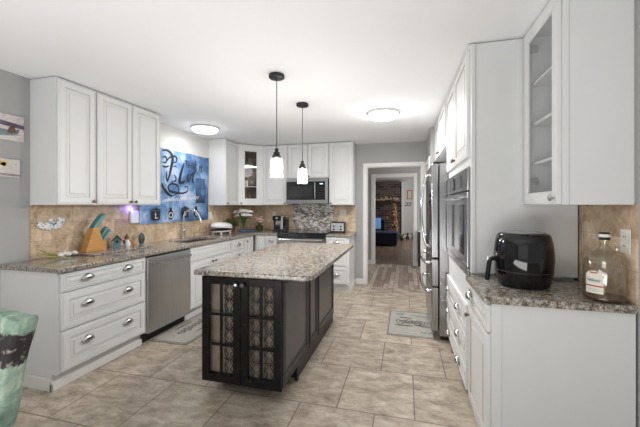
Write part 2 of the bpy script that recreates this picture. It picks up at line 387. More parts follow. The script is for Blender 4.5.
class MB:
    def __init__(s): s.v = []; s.f = []; s.mi = []; s.sm = []; s.T = Matrix.Identity(4)

    def add(s, vs_, fs, mi=0, smooth=False):
        o = len(s.v); s.v += [s.T @ Vector(p) for p in vs_]
        for f in fs:
            s.f.append([i + o for i in f]); s.mi.append(mi); s.sm.append(smooth)
        return s

    def box(s, x0, x1, y0, y1, z0, z1, mi=0):
        return s.add([(x0, y0, z0), (x1, y0, z0), (x1, y1, z0), (x0, y1, z0), (x0, y0, z1), (x1, y0, z1), (x1, y1, z1), (x0, y1, z1)],
                     [(0, 3, 2, 1), (4, 5, 6, 7), (0, 1, 5, 4), (1, 2, 6, 5), (2, 3, 7, 6), (3, 0, 4, 7)], mi)

    def lathe(s, prof, c=(0, 0, 0), seg=24, mi=0, axis='z', smooth=True, sx=1, sy=1, cap=True):
        vs_ = []; fs = []
        for r, z in prof:
            for k in range(seg):
                a = 2 * PI * k / seg; x, y = r * math.cos(a) * sx, r * math.sin(a) * sy
                if axis == 'z': p = (c[0] + x, c[1] + y, c[2] + z)
                elif axis == 'y': p = (c[0] + x, c[1] + z, c[2] - y)
                else: p = (c[0] + z, c[1] + x, c[2] + y)
                vs_.append(p)
        n = len(prof)
        for i in range(n - 1):
            for k in range(seg):
                k2 = (k + 1) % seg
                fs.append((i * seg + k, i * seg + k2, (i + 1) * seg + k2, (i + 1) * seg + k))
        if cap:
            fs.append(tuple(range(seg))[::-1]); fs.append(tuple((n - 1) * seg + k for k in range(seg)))
        return s.add(vs_, fs, mi, smooth)

    def cyl(s, c, r, z0, z1, seg=20, mi=0, axis='z'):
        return s.lathe([(r, z0), (r, z1)], c, seg, mi, axis)

    def ball(s, c, r, seg=14, mi=0, sc=(1, 1, 1)):
        n = max(5, seg // 2); pr = []
        vs_ = []; fs = []
        for i in range(n + 1):
            t = PI * i / n
            for k in range(seg):
                a = 2 * PI * k / seg
                vs_.append((c[0] + r * sc[0] * math.sin(t) * math.cos(a), c[1] + r * sc[1] * math.sin(t) * math.sin(a), c[2] - r * sc[2] * math.cos(t)))
        for i in range(n):
            for k in range(seg):
                k2 = (k + 1) % seg
                fs.append((i * seg + k, i * seg + k2, (i + 1) * seg + k2, (i + 1) * seg + k))
        return s.add(vs_, fs, mi, True)

    def tube(s, pts, r, seg=8, mi=0, closed=False, flat=None):
        pts = [Vector(p) for p in pts]; n = len(pts); vs_ = []; fs = []
        prev = None
        for i, p in enumerate(pts):
            if closed: t = (pts[(i + 1) % n] - pts[i - 1]).normalized()
            else: t = (pts[min(i + 1, n - 1)] - pts[max(i - 1, 0)]).normalized()
            if prev is None:
                up = Vector((0, 0, 1)) if abs(t.z) < .9 else Vector((1, 0, 0))
                u = t.cross(up).normalized()
            else:
                u = (prev - t * prev.dot(t)).normalized()
            prev = u; w_ = t.cross(u)
            rr = r[i] if isinstance(r, (list, tuple)) else r
            for k in range(seg):
                a = 2 * PI * k / seg
                q = u * math.cos(a) * rr + w_ * math.sin(a) * rr
                if flat is not None:
                    ax, fac = flat
                    q[ax] *= fac
                vs_.append(p + q)
        m = n if closed else n - 1
        for i in range(m):
            j = (i + 1) % n
            for k in range(seg):
                k2 = (k + 1) % seg
                fs.append((i * seg + k, i * seg + k2, j * seg + k2, j * seg + k))
        if not closed:
            fs.append(tuple(range(seg))[::-1]); fs.append(tuple((n - 1) * seg + k for k in range(seg)))
        return s.add([tuple(v) for v in vs_], fs, mi, True)

    def prism(s, poly, z0, z1, mi=0, axis='z'):
        n = len(poly)
        def P(a, b, c):
            return {'z': (a, b, c), 'y': (a, c, b), 'x': (c, a, b)}[axis]
        vs_ = [P(a, b, z0) for a, b in poly] + [P(a, b, z1) for a, b in poly]
        fs = [tuple(range(n))[::-1], tuple(range(n, 2 * n))] + [(i, (i + 1) % n, n + (i + 1) % n, n + i) for i in range(n)]
        return s.add(vs_, fs, mi)

    def rings(s, x0, x1, z0, z1, prof, mids=None, back=True):
        """front facing -y; prof = [(inset, y)]"""
        vs_ = []; fs = []
        for ins, y in prof:
            vs_ += [(x0 + ins, y, z0 + ins), (x1 - ins, y, z0 + ins), (x1 - ins, y, z1 - ins), (x0 + ins, y, z1 - ins)]
        mi = []
        for i in range(len(prof) - 1):
            for k in range(4):
                k2 = (k + 1) % 4
                fs.append((i * 4 + k, i * 4 + k2, (i + 1) * 4 + k2, (i + 1) * 4 + k)); mi.append(mids[i] if mids else 0)
        o = len(s.v); s.v += [s.T @ Vector(p) for p in vs_]
        l = (len(prof) - 1) * 4
        fs.append((l, l + 1, l + 2, l + 3)); mi.append(0)
        if back: fs.append((3, 2, 1, 0)); mi.append(0)
        for f, m_ in zip(fs, mi): s.f.append([i + o for i in f]); s.mi.append(m_); s.sm.append(False)
        return s

    def build(s, name, mats, parent=None, bevel=0, seg=2, subd=0):
        me = bpy.data.meshes.new(name); me.from_pydata([tuple(v) for v in s.v], [], s.f)
        if not isinstance(mats, (list, tuple)): mats = [mats]
        for m_ in mats: me.materials.append(M[m_] if isinstance(m_, str) else m_)
        for p, i, sm in zip(me.polygons, s.mi, s.sm): p.material_index = i; p.use_smooth = sm
        bm = bmesh.new(); bm.from_mesh(me); bmesh.ops.recalc_face_normals(bm, faces=bm.faces); bm.to_mesh(me); bm.free()
        if any(s.sm):
            try: me.set_sharp_from_angle(angle=math.radians(38))
            except Exception: pass
        o = bpy.data.objects.new(name, me); C.objects.link(o)
        if parent is not None: o.parent = parent
        if bevel:
            b = o.modifiers.new('bevel', 'BEVEL'); b.width = bevel; b.segments = seg; b.limit_method = 'ANGLE'; b.angle_limit = math.radians(40)
        if subd:
            b = o.modifiers.new('sub', 'SUBSURF'); b.levels = subd; b.render_levels = subd
        return o


def tag(o, label, cat, group=None):
    o['label'] = label; o['category'] = cat
    if group: o['group'] = group
    return o


def thing(name, label, cat, loc=(0, 0, 0), rz=0, group=None):
    o = bpy.data.objects.new(name, None); C.objects.link(o); o.empty_display_size = .1
    o.location = loc; o.rotation_euler = (0, 0, rz)
    return tag(o, label, cat, group)


def struct(o): o['kind'] = 'structure'; return o


def copy_tree(o, parent=None):
    c = o.copy(); C.objects.link(c)
    if parent is not None: c.parent = parent
    for ch in list(o.children): copy_tree(ch, c)
    return c


def text_mesh(txt, size, depth=.0008):
    cu = bpy.data.curves.new('lettering', 'FONT'); cu.body = txt; cu.size = size; cu.extrude = depth; cu.align_x = 'CENTER'
    o = bpy.data.objects.new('lettering', cu); C.objects.link(o)
    dg = bpy.context.evaluated_depsgraph_get(); dg.update()
    me = bpy.data.meshes.new_from_object(o.evaluated_get(dg))
    bpy.data.objects.remove(o)
    return me


def text_obj(name, txt, size, mat, mtx, parent=None, depth=.0008):
    me = text_mesh(txt, size, depth); me.transform(mtx); me.materials.clear(); me.materials.append(M[mat])
    o = bpy.data.objects.new(name, me); C.objects.link(o); o.parent = parent
    return o


def bez(pts, n=8):
    """smooth (Catmull-Rom) curve through the points"""
    pts = [Vector(p) for p in pts]; out = []
    for i in range(len(pts) - 1):
        p0 = pts[max(i - 1, 0)]; p1 = pts[i]; p2 = pts[i + 1]; p3 = pts[min(i + 2, len(pts) - 1)]
        for k in range(n):
            t = k / n
            out.append(.5 * ((2 * p1) + (p2 - p0) * t + (2 * p0 - 5 * p1 + 4 * p2 - p3) * t * t + (3 * p1 - p0 - 3 * p2 + p3) * t ** 3))
    out.append(pts[-1]); return out


# ================================================================ SETTING
X_L, X_R, Y_B = -3.06, 1.035, 5.60
CEIL = 2.44


def wallbox(name, x0, x1, y0, y1, z0, z1, mat): return struct(MB().box(x0, x1, y0, y1, z0, z1).build(name, mat))


wallbox('floor', X_L - .3, 4, -3.4, 5.47, -.06, 0, 'tile')
wallbox('floor_hall', -1.6, 1.3, 5.47, 7.66, -.06, -.001, 'hallwood')
wallbox('floor_living_room', -3.2, 2.4, 7.66, 14.4, -.06, -.003, 'farwood')
wallbox('ceiling', X_L - .3, 4, -3.4, 14.4, CEIL, CEIL + .06, 'ceil')
wallbox('wall_left', X_L - .12, X_L, -3.4, 3.17, 0, CEIL, 'wall')
wallbox('wall_left_sink', X_L - .12, X_L, 3.17, 5.72, 0, CEIL, 'winwall')
# back wall with cased opening
OX0, OX1, OZ = -.645, .262, 2.04
m = MB(); m.box(X_L, OX0, Y_B, Y_B + .12, 0, CEIL); m.box(OX1, 1.2, Y_B, Y_B + .12, 0, CEIL); m.box(OX0, OX1, Y_B, Y_B + .12, OZ, CEIL)
struct(m.build('wall_back', 'wall'))
wallbox('wall_right', X_R, X_R + .12, 1.80, 4.62, 0, CEIL, 'wall')
wallbox('wall_right_return', X_R + .12, 4, 1.80, 1.92, 0, CEIL, 'wall')
wallbox('wall_right_far', .335, 1.155, 4.62, 5.60, 0, CEIL, 'wall')
# hall and living room shell
wallbox('wall_hall_left', -1.35, -1.25, 5.72, 7.6, 0, CEIL, 'wall')
wallbox('wall_hall_right', 1.3, 1.4, 5.72, 7.6, 0, CEIL, 'wall')
IX0, IX1, IZ = -.69, .185, 2.03
m = MB(); m.box(-3.2, IX0, 7.6, 7.7, 0, CEIL); m.box(IX1, 2.4, 7.6, 7.7, 0, CEIL); m.box(IX0, IX1, 7.6, 7.7, IZ, CEIL)
struct(m.build('wall_hall_end', 'wall'))
wallbox('wall_living_room_far', -3.2, 2.4, 14.15, 14.25, 0, CEIL, 'winwall')
wallbox('wall_living_room_left', -3.3, -3.2, 7.6, 14.25, 0, CEIL, 'wall')
wallbox('wall_living_room_right', 2.4, 2.5, 7.6, 14.25, 0, CEIL, 'wall')


def casing(name, x0, x1, zt, y, wd, t=.02, jamb=.12):
    m = MB()
    m.box(x0 - wd, x0, y - t, y, 0, zt + wd); m.box(x1, x1 + wd, y - t, y, 0, zt + wd); m.box(x0, x1, y - t, y, zt, zt + wd)
    m.box(x0 - .001, x0 + .012, y - .004, y + jamb, 0, zt); m.box(x1 - .012, x1 + .001, y - .004, y + jamb, 0, zt); m.box(x0, x1, y - .004, y + jamb, zt - .012, zt + .001)
    return struct(m.build(name, 'trim', bevel=.003))


casing('trim_1', OX0, OX1, OZ, Y_B - .001, .060)
casing('trim_2', IX0, IX1, IZ, 7.6, .075, jamb=.1)
# side door on the right far wall, beyond the refrigerator
m = MB(); m.box(.315, .334, 4.66, 5.555, 1.97, 2.05); m.box(.315, .334, 4.66, 4.74, 0, 1.97); m.box(.315, .334, 5.475, 5.555, 0, 1.97)
struct(m.build('trim_3', 'trim', bevel=.003))
d = MB(); d.box(.325, .334, 4.745, 5.47, .01, 1.965); d_ = struct(d.build('door_1', 'trim'))
k = MB(); k.lathe([(.012, 0), (.01, .02), (.026, .035), (.022, .055), (.002, .06)], (.325, 4.80, .95), 14, axis='x'); k.T = Matrix.Identity(4)
for i, v in enumerate(k.v): k.v[i] = Vector((.325 - (v.x - .325), v.y, v.z))
k.build('door_knob', 'nickel', d_)
# baseboards
for nm, a in (('baseboard_left', (X_L, X_L + .014, -3.4, 1.77, 0, .10)), ('baseboard_back', (-.83, OX0 - .061, Y_B - .014, Y_B, 0, .10)),
              ('baseboard_hall', (-1.25, IX0 - .076, 7.586, 7.6, 0, .10)), ('baseboard_hall_right', (IX1 + .076, 1.3, 7.586, 7.6, 0, .10)),
              ('baseboard_living_room', (-.13, 2.4, 14.136, 14.15, 0, .12))):
    struct(MB().box(*a).build(nm, 'trim', bevel=.004))
# tiled splash
struct(MB().box(X_L, X_L + .010, 2.0, 5.60, .9, 1.376).build('trim_4', 'tileY'))
m = MB(); m.box(X_L + .01, -1.985, Y_B - .010, Y_B, .9, 1.376); m.box(-1.222, -.835, Y_B - .010, Y_B, .9, 1.376)
struct(m.build('trim_5', 'tileX'))
struct(MB().box(X_R - .010, X_R, 1.80, 2.30, .9, 1.376).build('trim_6', 'tileY'))
tag(MB().box(-1.984, -1.223, Y_B - .013, Y_B - .0005, .93, 1.45).build('mosaic_panel', 'mosaic', bevel=.002),
    'wavy silver and brown mosaic tile panel behind the cooking range', 'tile panel')

# ================================================================ CABINETS
FR = .058


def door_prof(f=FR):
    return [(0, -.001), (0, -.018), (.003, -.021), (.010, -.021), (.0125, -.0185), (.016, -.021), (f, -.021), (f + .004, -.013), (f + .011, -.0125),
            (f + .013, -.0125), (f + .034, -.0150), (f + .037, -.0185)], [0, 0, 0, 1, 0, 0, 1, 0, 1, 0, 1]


def knob(parent, x, z, y=-.021, mat='bronze', r=.014):
    return MB().lathe([(r * .45, 0), (r * .4, -.010), (r, -.016), (r * 1.02, -.021), (r * .7, -.027), (.001, -.028)], (x, y, z), 14, axis='y').build('knob', mat, parent)


def cup(parent, x, z, y=-.021, mat='nickel', a=.054, h=.036, dpt=.030):
    m_ = MB(); n1, n2 = 12, 7; vs_ = []
    for i in range(n1 + 1):
        th = PI * i / n1
        for j in range(n2 + 1):
            ph = PI / 2 * j / n2 * 1.25 - .35
            vs_.append((x - a * math.cos(th) * max(.25, math.cos(ph)) ** .6, y - dpt * math.sin(th) ** .8 * math.cos(ph) if 0 < i < n1 else y, z + h * math.sin(ph) * math.sin(th) ** .5 if 0 < i < n1 else z + h * .3 * math.sin(ph)))
    fs = [(i * (n2 + 1) + j, (i + 1) * (n2 + 1) + j, (i + 1) * (n2 + 1) + j + 1, i * (n2 + 1) + j + 1) for i in range(n1) for j in range(n2)]
    m_.add(vs_, fs, 0, True)
    o = m_.build('cup_pull', mat, parent); s_ = o.modifiers.new('solid', 'SOLIDIFY'); s_.thickness = .002
    return o


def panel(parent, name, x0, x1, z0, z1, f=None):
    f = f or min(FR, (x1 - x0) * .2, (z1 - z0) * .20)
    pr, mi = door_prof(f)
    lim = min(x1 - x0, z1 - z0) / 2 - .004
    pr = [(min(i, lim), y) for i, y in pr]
    return MB().rings(x0, x1, z0, z1, pr, mi).build(name, ['white', 'linegrey'], parent)


def glass_door(parent, x0, x1, z0, z1, f=.055, mat='white'):
    m_ = MB()
    for a in ((x0, x0 + f, z0, z1), (x1 - f, x1, z0, z1), (x0 + f, x1 - f, z0, z0 + f), (x0 + f, x1 - f, z1 - f, z1)):
        m_.box(a[0], a[1], -.021, -.001, a[2], a[3])
    b_ = .008
    for a in ((x0 + f, x0 + f + b_, z0 + f, z1 - f), (x1 - f - b_, x1 - f, z0 + f, z1 - f), (x0 + f + b_, x1 - f - b_, z0 + f, z0 + f + b_), (x0 + f + b_, x1 - f - b_, z1 - f - b_, z1 - f)):
        m_.box(a[0], a[1], -.016, -.004, a[2], a[3])
    d_ = m_.build('door', mat, parent, bevel=.0015)
    MB().box(x0 + f + .002, x1 - f - .002, -.010, -.007, z0 + f + .002, z1 - f - .002).build('glass_pane', 'cabglass', d_)
    return d_


def cabinet(label, loc, rz, wd, dp, z0, z1, items, toe=False, group=None, name='base_cabinet', well=False, cat='cabinet'):
    t = thing(name, label, cat, loc, rz, group)
    m_ = MB()
    if toe: m_.box(0, wd, .055, dp, 0, z0 + .001)
    if well:
        m_.box(0, wd, 0, dp, z0, .70); m_.box(0, wd, 0, .045, .70, z1); m_.box(0, wd, dp - .10, dp, .70, z1)
        m_.box(0, .10, .045, dp - .10, .70, z1); m_.box(wd - .10, wd, .045, dp - .10, .70, z1)
    else: m_.box(0, wd, 0, dp, z0, z1)
    m_.build('body', 'white', t, bevel=.0015)
    g = .0025
    for it in items:
        k_, a, b_, c_, e = it[:5]; o = it[5:] if len(it) > 5 else ()
        p = panel(t, k_, a + g, b_ - g, c_ + g, e - g)
        for h_ in o:
            if h_[0] == 'k': knob(p, h_[1], h_[2])
            else: cup(p, h_[1], h_[2])
    return t


LR, RR = PI / 2, -PI / 2     # facing +X, facing -X
XF = -2.472                  # body front of the left base run
BT = .876
D_L = XF - X_L - .002
base_group = None
# --- left base run: local x runs along +Y
t = cabinet('white base cabinet with three wide drawers at the near end of the sink counter', (XF, 1.80, 0), LR, .82, D_L, .12, BT,
            [('drawer', .01, .81, .725, .866, ('c', .215, .80), ('c', .60, .80)),
             ('drawer', .01, .81, .44, .718, ('c', .215, .60), ('c', .60, .60)),
             ('drawer', .01, .81, .135, .433, ('c', .215, .31), ('c', .60, .31))], toe=True)
# end panel with its wooden baseboard and toe board
m = MB(); m.box(-.006, -.0005, .0, D_L, .1195, BT); m.box(-.006, -.0005, .055, D_L, 0, .1195); m.build('end_panel', 'white', t)
m = MB(); m.box(-.020, -.007, .036, D_L, 0, .095); m.box(-.020, .82, .036, .0545, 0, .06)
m.build('baseboard', 'trim', t, bevel=.004)
# dishwasher
t = thing('dishwasher', 'stainless steel dishwasher with a full-width towel bar handle under the sink counter', 'dishwasher', (XF, 2.625, 0), LR)
MB().box(.003, .657, .03, D_L, .10, .872).build('body', 'mblack', t)
MB().box(.003, .657, .06, D_L, 0, .10).build('toe_kick', 'mblack', t)
MB().box(.006, .654, -.028, .029, .105, .855).build('front_panel', steel('dishwasher_steel', (.56, .56, .565), .34), t, bevel=.006)
MB().box(.004, .656, -.010, .029, .856, .872).build('control_strip', 'black', t)
m = MB(); m.tube([(.04, -.063, .795), (.62, -.063, .795)], .010, 10); m.tube([(.06, -.063, .795), (.06, -.027, .795)], .007, 8); m.tube([(.60, -.063, .795), (.60, -.027, .795)], .007, 8)
m.build('handle', 'steelh', t)
cabinet('white sink base cabinet with a wide false drawer front above two doors', (XF, 3.285, 0), LR, .95, D_L, .12, BT,
        [('drawer_front', .005, .945, .70, .866), ('door', .005, .473, .135, .692, ('k', .440, .645)), ('door', .477, .945, .135, .692, ('k', .510, .645))], toe=True, well=True)
cabinet('narrow white base cabinet with stacked drawers to the right of the sink base', (XF, 4.238, 0), LR, .385, D_L, .12, BT,
        [('drawer', .005, .38, .70, .866, ('c', .19, .775)), ('drawer', .005, .38, .42, .692, ('k', .19, .62)), ('drawer', .005, .38, .135, .412, ('k', .19, .28))], toe=True)
cabinet('narrow white one-door base cabinet in the inner corner, facing the island', (XF, 4.625, 0), LR, .30, D_L, .12, BT,
        [('door', .005, .295, .135, .866, ('k', .055, .80))], toe=True)
# --- back base run, facing -Y
YF = 4.99; D_B = Y_B - YF - .002
cabinet('slim white one-door base cabinet on the back wall beside the corner', (-2.465, YF, 0), 0, .20, D_B, .12, BT,
        [('door', .03, .195, .135, .866)], toe=True)
cabinet('white base cabinet with a cup-pull drawer directly left of the range', (-2.262, YF, 0), 0, .222, D_B, .12, BT,
        [('drawer', .005, .217, .70, .866, ('c', .11, .785)), ('door', .005, .217, .135, .692, ('k', .185, .64))], toe=True)
t = cabinet('white three-drawer base cabinet right of the range under the toaster', (-1.222, YF, 0), 0, .375, D_B, .12, BT,
            [('drawer', .005, .34, .70, .866, ('c', .17, .785)), ('drawer', .005, .34, .42, .692, ('c', .17, .56)), ('drawer', .005, .34, .135, .412, ('c', .17, .28))], toe=True)
MB().box(.376, .389, .03, D_B, 0, .095).build('baseboard', 'trim', t, bevel=.004)
# --- right base run, facing -X : local x runs along -Y
XFR = .422; D_R = X_R - XFR - .014
t = cabinet('white base cabinet with drawer and door at the near end under the air fryer', (XFR, 2.345, 0), RR, .545, D_R, .10, BT,
            [('drawer', .045, .54, .725, .868, ('c', .13, .795)), ('door', .045, .54, .115, .718, ('k', .085, .665))], toe=True)
m = MB(); m.box(.5455, .551, .0, D_R, .0, BT); m.box(.551, .556, .0, .045, 0, BT); m.build('end_panel', 'white', t, bevel=.001)
t = thing('oven_cabinet', 'tall white oven cabinet with plain side panel, two top doors and three wide lower drawers', 'cabinet', (XFR, 3.45, 0), RR)
m = MB(); m.box(0, 1.10, 0, .60, .10, .885); m.box(0, 1.10, 0, .60, 1.64, 2.432); m.box(0, .03, 0, .60, .885, 1.64); m.box(1.088, 1.10, 0, .60, .885, 1.64)
m.box(.03, 1.088, .57, .60, .885, 1.64); m.box(0, 1.10, .055, .60, 0, .10)
m.build('body', 'white', t)
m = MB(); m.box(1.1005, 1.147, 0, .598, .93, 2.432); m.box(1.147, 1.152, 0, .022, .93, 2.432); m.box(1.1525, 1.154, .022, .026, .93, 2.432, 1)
m.build('side_panel', ['white', 'linegrey'], t, bevel=.0012)
for i, (a, b_, c_) in enumerate(((.485, .69, .575), (.268, .478, .365), (.11, .261, .16))):
    p = panel(t, 'drawer', .02, 1.06, a, b_); cup(p, .17, c_ + .0); cup(p, .73, c_)
p = panel(t, 'door', .02, .545, 1.70, 2.42); knob(p, .515, 1.745); p = panel(t, 'door', .55, 1.095, 1.70, 2.42); knob(p, .58, 1.745)
# crown strip
MB().box(0, 1.15, -.024, .03, 2.4215, 2.432).build('crown_strip', 'white', t)
# wall oven
t = thing('wall_oven', 'stainless built-in wall oven with dark window in the tall white cabinet', 'oven', (XFR, 3.412, 0), RR)
MB().box(.0, 1.055, .01, .55, .90, 1.625).build('body', 'mblack', t)
MB().box(-.012, 1.072, -.016, -.002, 1.475, 1.63).build('control_panel', 'steelh', t, bevel=.003)
MB().box(.16, .80, -.019, -.0165, 1.50, 1.60).build('display', 'bglass', t)
d_ = MB().box(-.012, 1.072, -.020, -.002, .955, 1.465).build('door', 'steelh', t, bevel=.004)
MB().box(.10, .95, -.023, -.0205, 1.02, 1.38).build('window', 'oven_glass', d_)
m = MB(); m.tube([(.03, -.060, 1.425), (1.03, -.060, 1.425)], .012, 10); m.tube([(.07, -.060, 1.425), (.07, -.019, 1.425)], .009, 8); m.tube([(.99, -.060, 1.425), (.99, -.019, 1.425)], .009, 8)
m.build('handle', 'chrome', d_)
MB().box(-.012, 1.072, -.014, -.002, .893, .948).build('vent_trim', 'steelh', t, bevel=.002)
# cabinet above the refrigerator
cabinet('white two-door wall cabinet above the refrigerator', (.405, 4.60, 0), RR, 1.145, .60, 1.95, 2.432,
        [('door', .005, .57, 1.96, 2.42, ('k', .54, 1.995)), ('door', .575, 1.14, 1.96, 2.42, ('k', .605, 1.995))], name='wall_cabinet')

# --- wall cabinets, left wall
UF = -2.772; UD = UF - X_L - .002
UB, UT = 1.376, 2.432
cabinet('single-door white wall cabinet at the near end above the knife block side', (UF, 2.00, 0), LR, .348, UD, UB, UT,
        [('door', .004, .342, UB + .004, UT - .006, ('k', .312, UB + .035))], name='wall_cabinet')
cabinet('two-door white wall cabinet left of the blue tapestry', (UF, 2.350, 0), LR, .805, UD, UB, UT,
        [('door', .004, .401, UB + .004, UT - .006, ('k', .372, UB + .035)), ('door', .405, .800, UB + .004, UT - .006, ('k', .434, UB + .035))], name='wall_cabinet')
cabinet('narrow one-door white wall cabinet right of the blue tapestry', (UF, 4.55, 0), LR, .425, UD, UB, UT,
        [('door', .004, .42, UB + .004, UT - .006, ('k', .05, UB + .035))], name='wall_cabinet')
# --- diagonal corner cabinet with glass door
cx0, cy0, cx1, cy1 = UF, 4.978, -2.455, 5.288
t = thing('corner_wall_cabinet', 'white diagonal corner wall cabinet with a tall glass door showing dishes', 'cabinet', (cx0, cy0, 0), math.atan2(cy1 - cy0, cx1 - cx0))
Minv = (Matrix.Translation((cx0, cy0, 0)) @ Matrix.Rotation(math.atan2(cy1 - cy0, cx1 - cx0), 4, 'Z')).inverted()
m = MB(); m.T = Minv
poly = [(cx0, cy0), (cx1, cy1), (cx1, Y_B - .002), (X_L + .002, Y_B - .002), (X_L + .002, cy0)]
m.prism(poly, UB, UB + .018); m.prism(poly, UT - .018, UT)
m.box(cx1 - .002, cx1, cy1 + .002, Y_B - .003, UB + .018, UT - .018); 
m.box(X_L + .012, cx0 - .003, cy0 + .0005, cy0 + .010, UB + .018, UT - .018)
m.build('body', 'white', t)
m = MB(); m.T = Minv; m.box(X_L + .012, cx1 - .002, Y_B - .012, Y_B - .003, UB + .018, UT - .018); m.box(X_L + .003, X_L + .011, cy0 + .002, Y_B - .003, UB + .018, UT - .018)
o = m.build('back_panel', multi('walnut_back_panel', [(.3, (.13, .075, .04)), (.7, (.30, .19, .11))], 5, .5, .8, (4, 4, 1)), t); o['label'] = 'brown wood back panel'
cw = math.hypot(cx1 - cx0, cy1 - cy0)
for zs in (1.70, 2.06):
    m = MB(); m.T = Minv
    m.prism([(cx0 - .006, cy0 + .02), (cx1 - .02, cy1 + .02), (cx1 - .02, Y_B - .02), (X_L + .02, Y_B - .02), (X_L + .02, cy0 + .02)], zs, zs + .012)
    m.build('shelf', 'inner', t)
d_ = glass_door(t, .004, cw - .004, UB + .004, UT - .006, f=.105)
knob(d_, .05, UB + .035)
m = MB(); m.box(.09, cw - .09, .03, .05, 2.045, 2.059); m.build('light_strip', 'ledwhite', t)
# dishes in the corner cabinet
def incab(x, y):  # local cabinet coords -> world
    v = Minv.inverted() @ Vector((x, y, 0)); return v.x, v.y
for i, (lx, ly, zb, kind) in enumerate([(.16, .12, 1.3945, 'canister'), (.25, .13, 1.3945, 'jar'), (.18, .12, 1.7125, 'mug'), (.26, .12, 1.7125, 'mug'), (.17, .14, 2.0725, 'pitcher'), (.265, .13, 2.0725, 'pitcher')]):
    x, y = incab(lx, ly)
    if kind == 'canister':
        o = MB().lathe([(.036, 0), (.038, .09), (.032, .10), (.033, .115), (.006, .13)], (x, y, zb), 18).build('canister', 'brown')
        tag(o, 'brown lidded canister on the lowest shelf of the corner glass cabinet', 'canister')
    elif kind == 'jar':
        o = MB().lathe([(.026, 0), (.03, .05), (.022, .09), (.013, .10), (.013, .15), (.018, .16)], (x, y, zb), 18).build('glass_bottle', 'orange')
        tag(o, 'amber bottle on the lowest shelf of the corner glass cabinet', 'bottle')
    elif kind == 'mug':
        pale = i == 2
        o = MB().lathe([(.030, 0), (.036, .02), (.036, .10), (.033, .10), (.031, .01)], (x, y, zb), 18, cap=False).build('mug', 'petal' if pale else 'brown')
        tag(o, ('pale' if pale else 'dark brown') + ' mug on the middle shelf of the corner glass cabinet', 'mug')
    else:
        tall = i == 4
        h = .22 if tall else .16
        o = MB().lathe([(.032, 0), (.045, h * .3), (.03, h * .7), (.024, h * .85), (.032, h)], (x, y, zb), 18).build('pitcher', 'darkbrown' if tall else 'brown')
        tag(o, ('taller dark' if tall else 'shorter reddish') + ' pitcher on the top shelf of the corner glass cabinet', 'pitcher')

# --- wall cabinets, back wall
UYF = 5.290; UYD = Y_B - UYF - .002
cabinet('one-door white wall cabinet between the corner cabinet and the microwave', (-2.452, UYF, 0), 0, .47, UYD, UB, UT,
        [('door', .004, .464, UB + .004, UT - .006, ('k', .425, UB + .035))], name='wall_cabinet')
cabinet('short two-door white wall cabinet above the microwave', (-1.980, UYF, 0), 0, .738, UYD, 1.835, UT,
        [('door', .004, .366, 1.84, UT - .006, ('k', .34, 1.87)), ('door', .370, .734, 1.84, UT - .006, ('k', .396, 1.87))], name='wall_cabinet')
cabinet('one-door white wall cabinet right of the microwave', (-1.240, UYF, 0), 0, .405, UYD, UB, UT,
        [('door', .004, .400, UB + .004, UT - .006, ('k', .04, UB + .035))], name='wall_cabinet')

# --- right glass wall cabinet (facing -X)
GX = .742; GD = X_R - GX - .002
t = thing('glass_front_wall_cabinet', 'white wall cabinet with a tall single-pane glass door above the jug and air fryer', 'cabinet', (GX, 2.298, 0), RR)
gw = .475
m = MB(); m.box(0, .016, 0, GD, UB, UT); m.box(gw - .016, gw, 0, GD, UB, UT); m.box(.016, gw - .016, 0, GD, UB, UB + .018); m.box(.016, gw - .016, 0, GD, UT - .018, UT)
m.box(.016, gw - .016, GD - .008, GD, UB + .018, UT - .018); m.box(gw, gw + .0035, 0, .028, UB, UT)
m.build('body', 'white', t, bevel=.001)
m = MB(); m.box(gw, gw + .0012, .028, .0305, UB, UT); m.build('panel_seam', 'linegrey', t)
for zs in (1.62, 1.86, 2.11):
    MB().box(.017, gw - .017, .02, GD - .01, zs, zs + .014).build('shelf', 'white', t)
d_ = glass_door(t, .004, gw - .004, UB + .004, UT - .006, f=.058)
knob(d_, gw - .035, UB + .035, mat='nickel', r=.016)
for zs in (1.50, 2.32):
    MB().box(.018, .04, .006, .05, zs, zs + .04).build('hinge', 'nickel', t)
m = MB()
for i in range(24):
    for yy in (.06, GD - .05): m.cyl((.0165, yy, 1.45 + i * .036), .003, 0, .0008, 8, axis='x')
m.build('shelf_pin_holes', 'linegrey', t)
x_, y_ = GX + .15, 2.10
m = MB(); m.lathe([(.024, 0), (.05, .004), (.055, .02), (.05, .022), (.02, .012)], (0, 0, 0), 20, axis='x')
m.T = Matrix.Identity(4)
o = m.build('round_tray', 'nickel'); o.location = (GX + .24, 2.12, 1.931); tag(o, 'small round metal dish upright on the middle shelf of the right glass cabinet', 'dish')

# ================================================================ COUNTERTOPS


def slab(name, xs, ys, cells, z0, z1, label, cat='countertop', bevel=.008, pts=None):
    """grid slab, shared vertices, so that holes and corners are one clean mesh"""
    vid = {}; m_ = MB(); vs_ = []; fs = []
    def V(i, j, k):
        if (i, j, k) not in vid: vid[(i, j, k)] = len(vs_); vs_.append((xs[i], ys[j], (z0, z1)[k]))
        return vid[(i, j, k)]
    cs = set(cells)
    for i, j in cs:
        fs.append((V(i, j, 1), V(i + 1, j, 1), V(i + 1, j + 1, 1), V(i, j + 1, 1)))
        fs.append((V(i, j, 0), V(i, j + 1, 0), V(i + 1, j + 1, 0), V(i + 1, j, 0)))
        for di, dj, a, b_ in ((-1, 0, (0, 1), (0, 0)), (1, 0, (1, 0), (1, 1)), (0, -1, (0, 0), (1, 0)), (0, 1, (1, 1), (0, 1))):
            if (i + di, j + dj) not in cs:
                fs.append((V(i + a[0], j + a[1], 0), V(i + b_[0], j + b_[1], 0), V(i + b_[0], j + b_[1], 1), V(i + a[0], j + a[1], 1)))
    m_.add(vs_, fs)
    return tag(m_.build(name, 'granite', bevel=bevel, seg=3), label, cat)


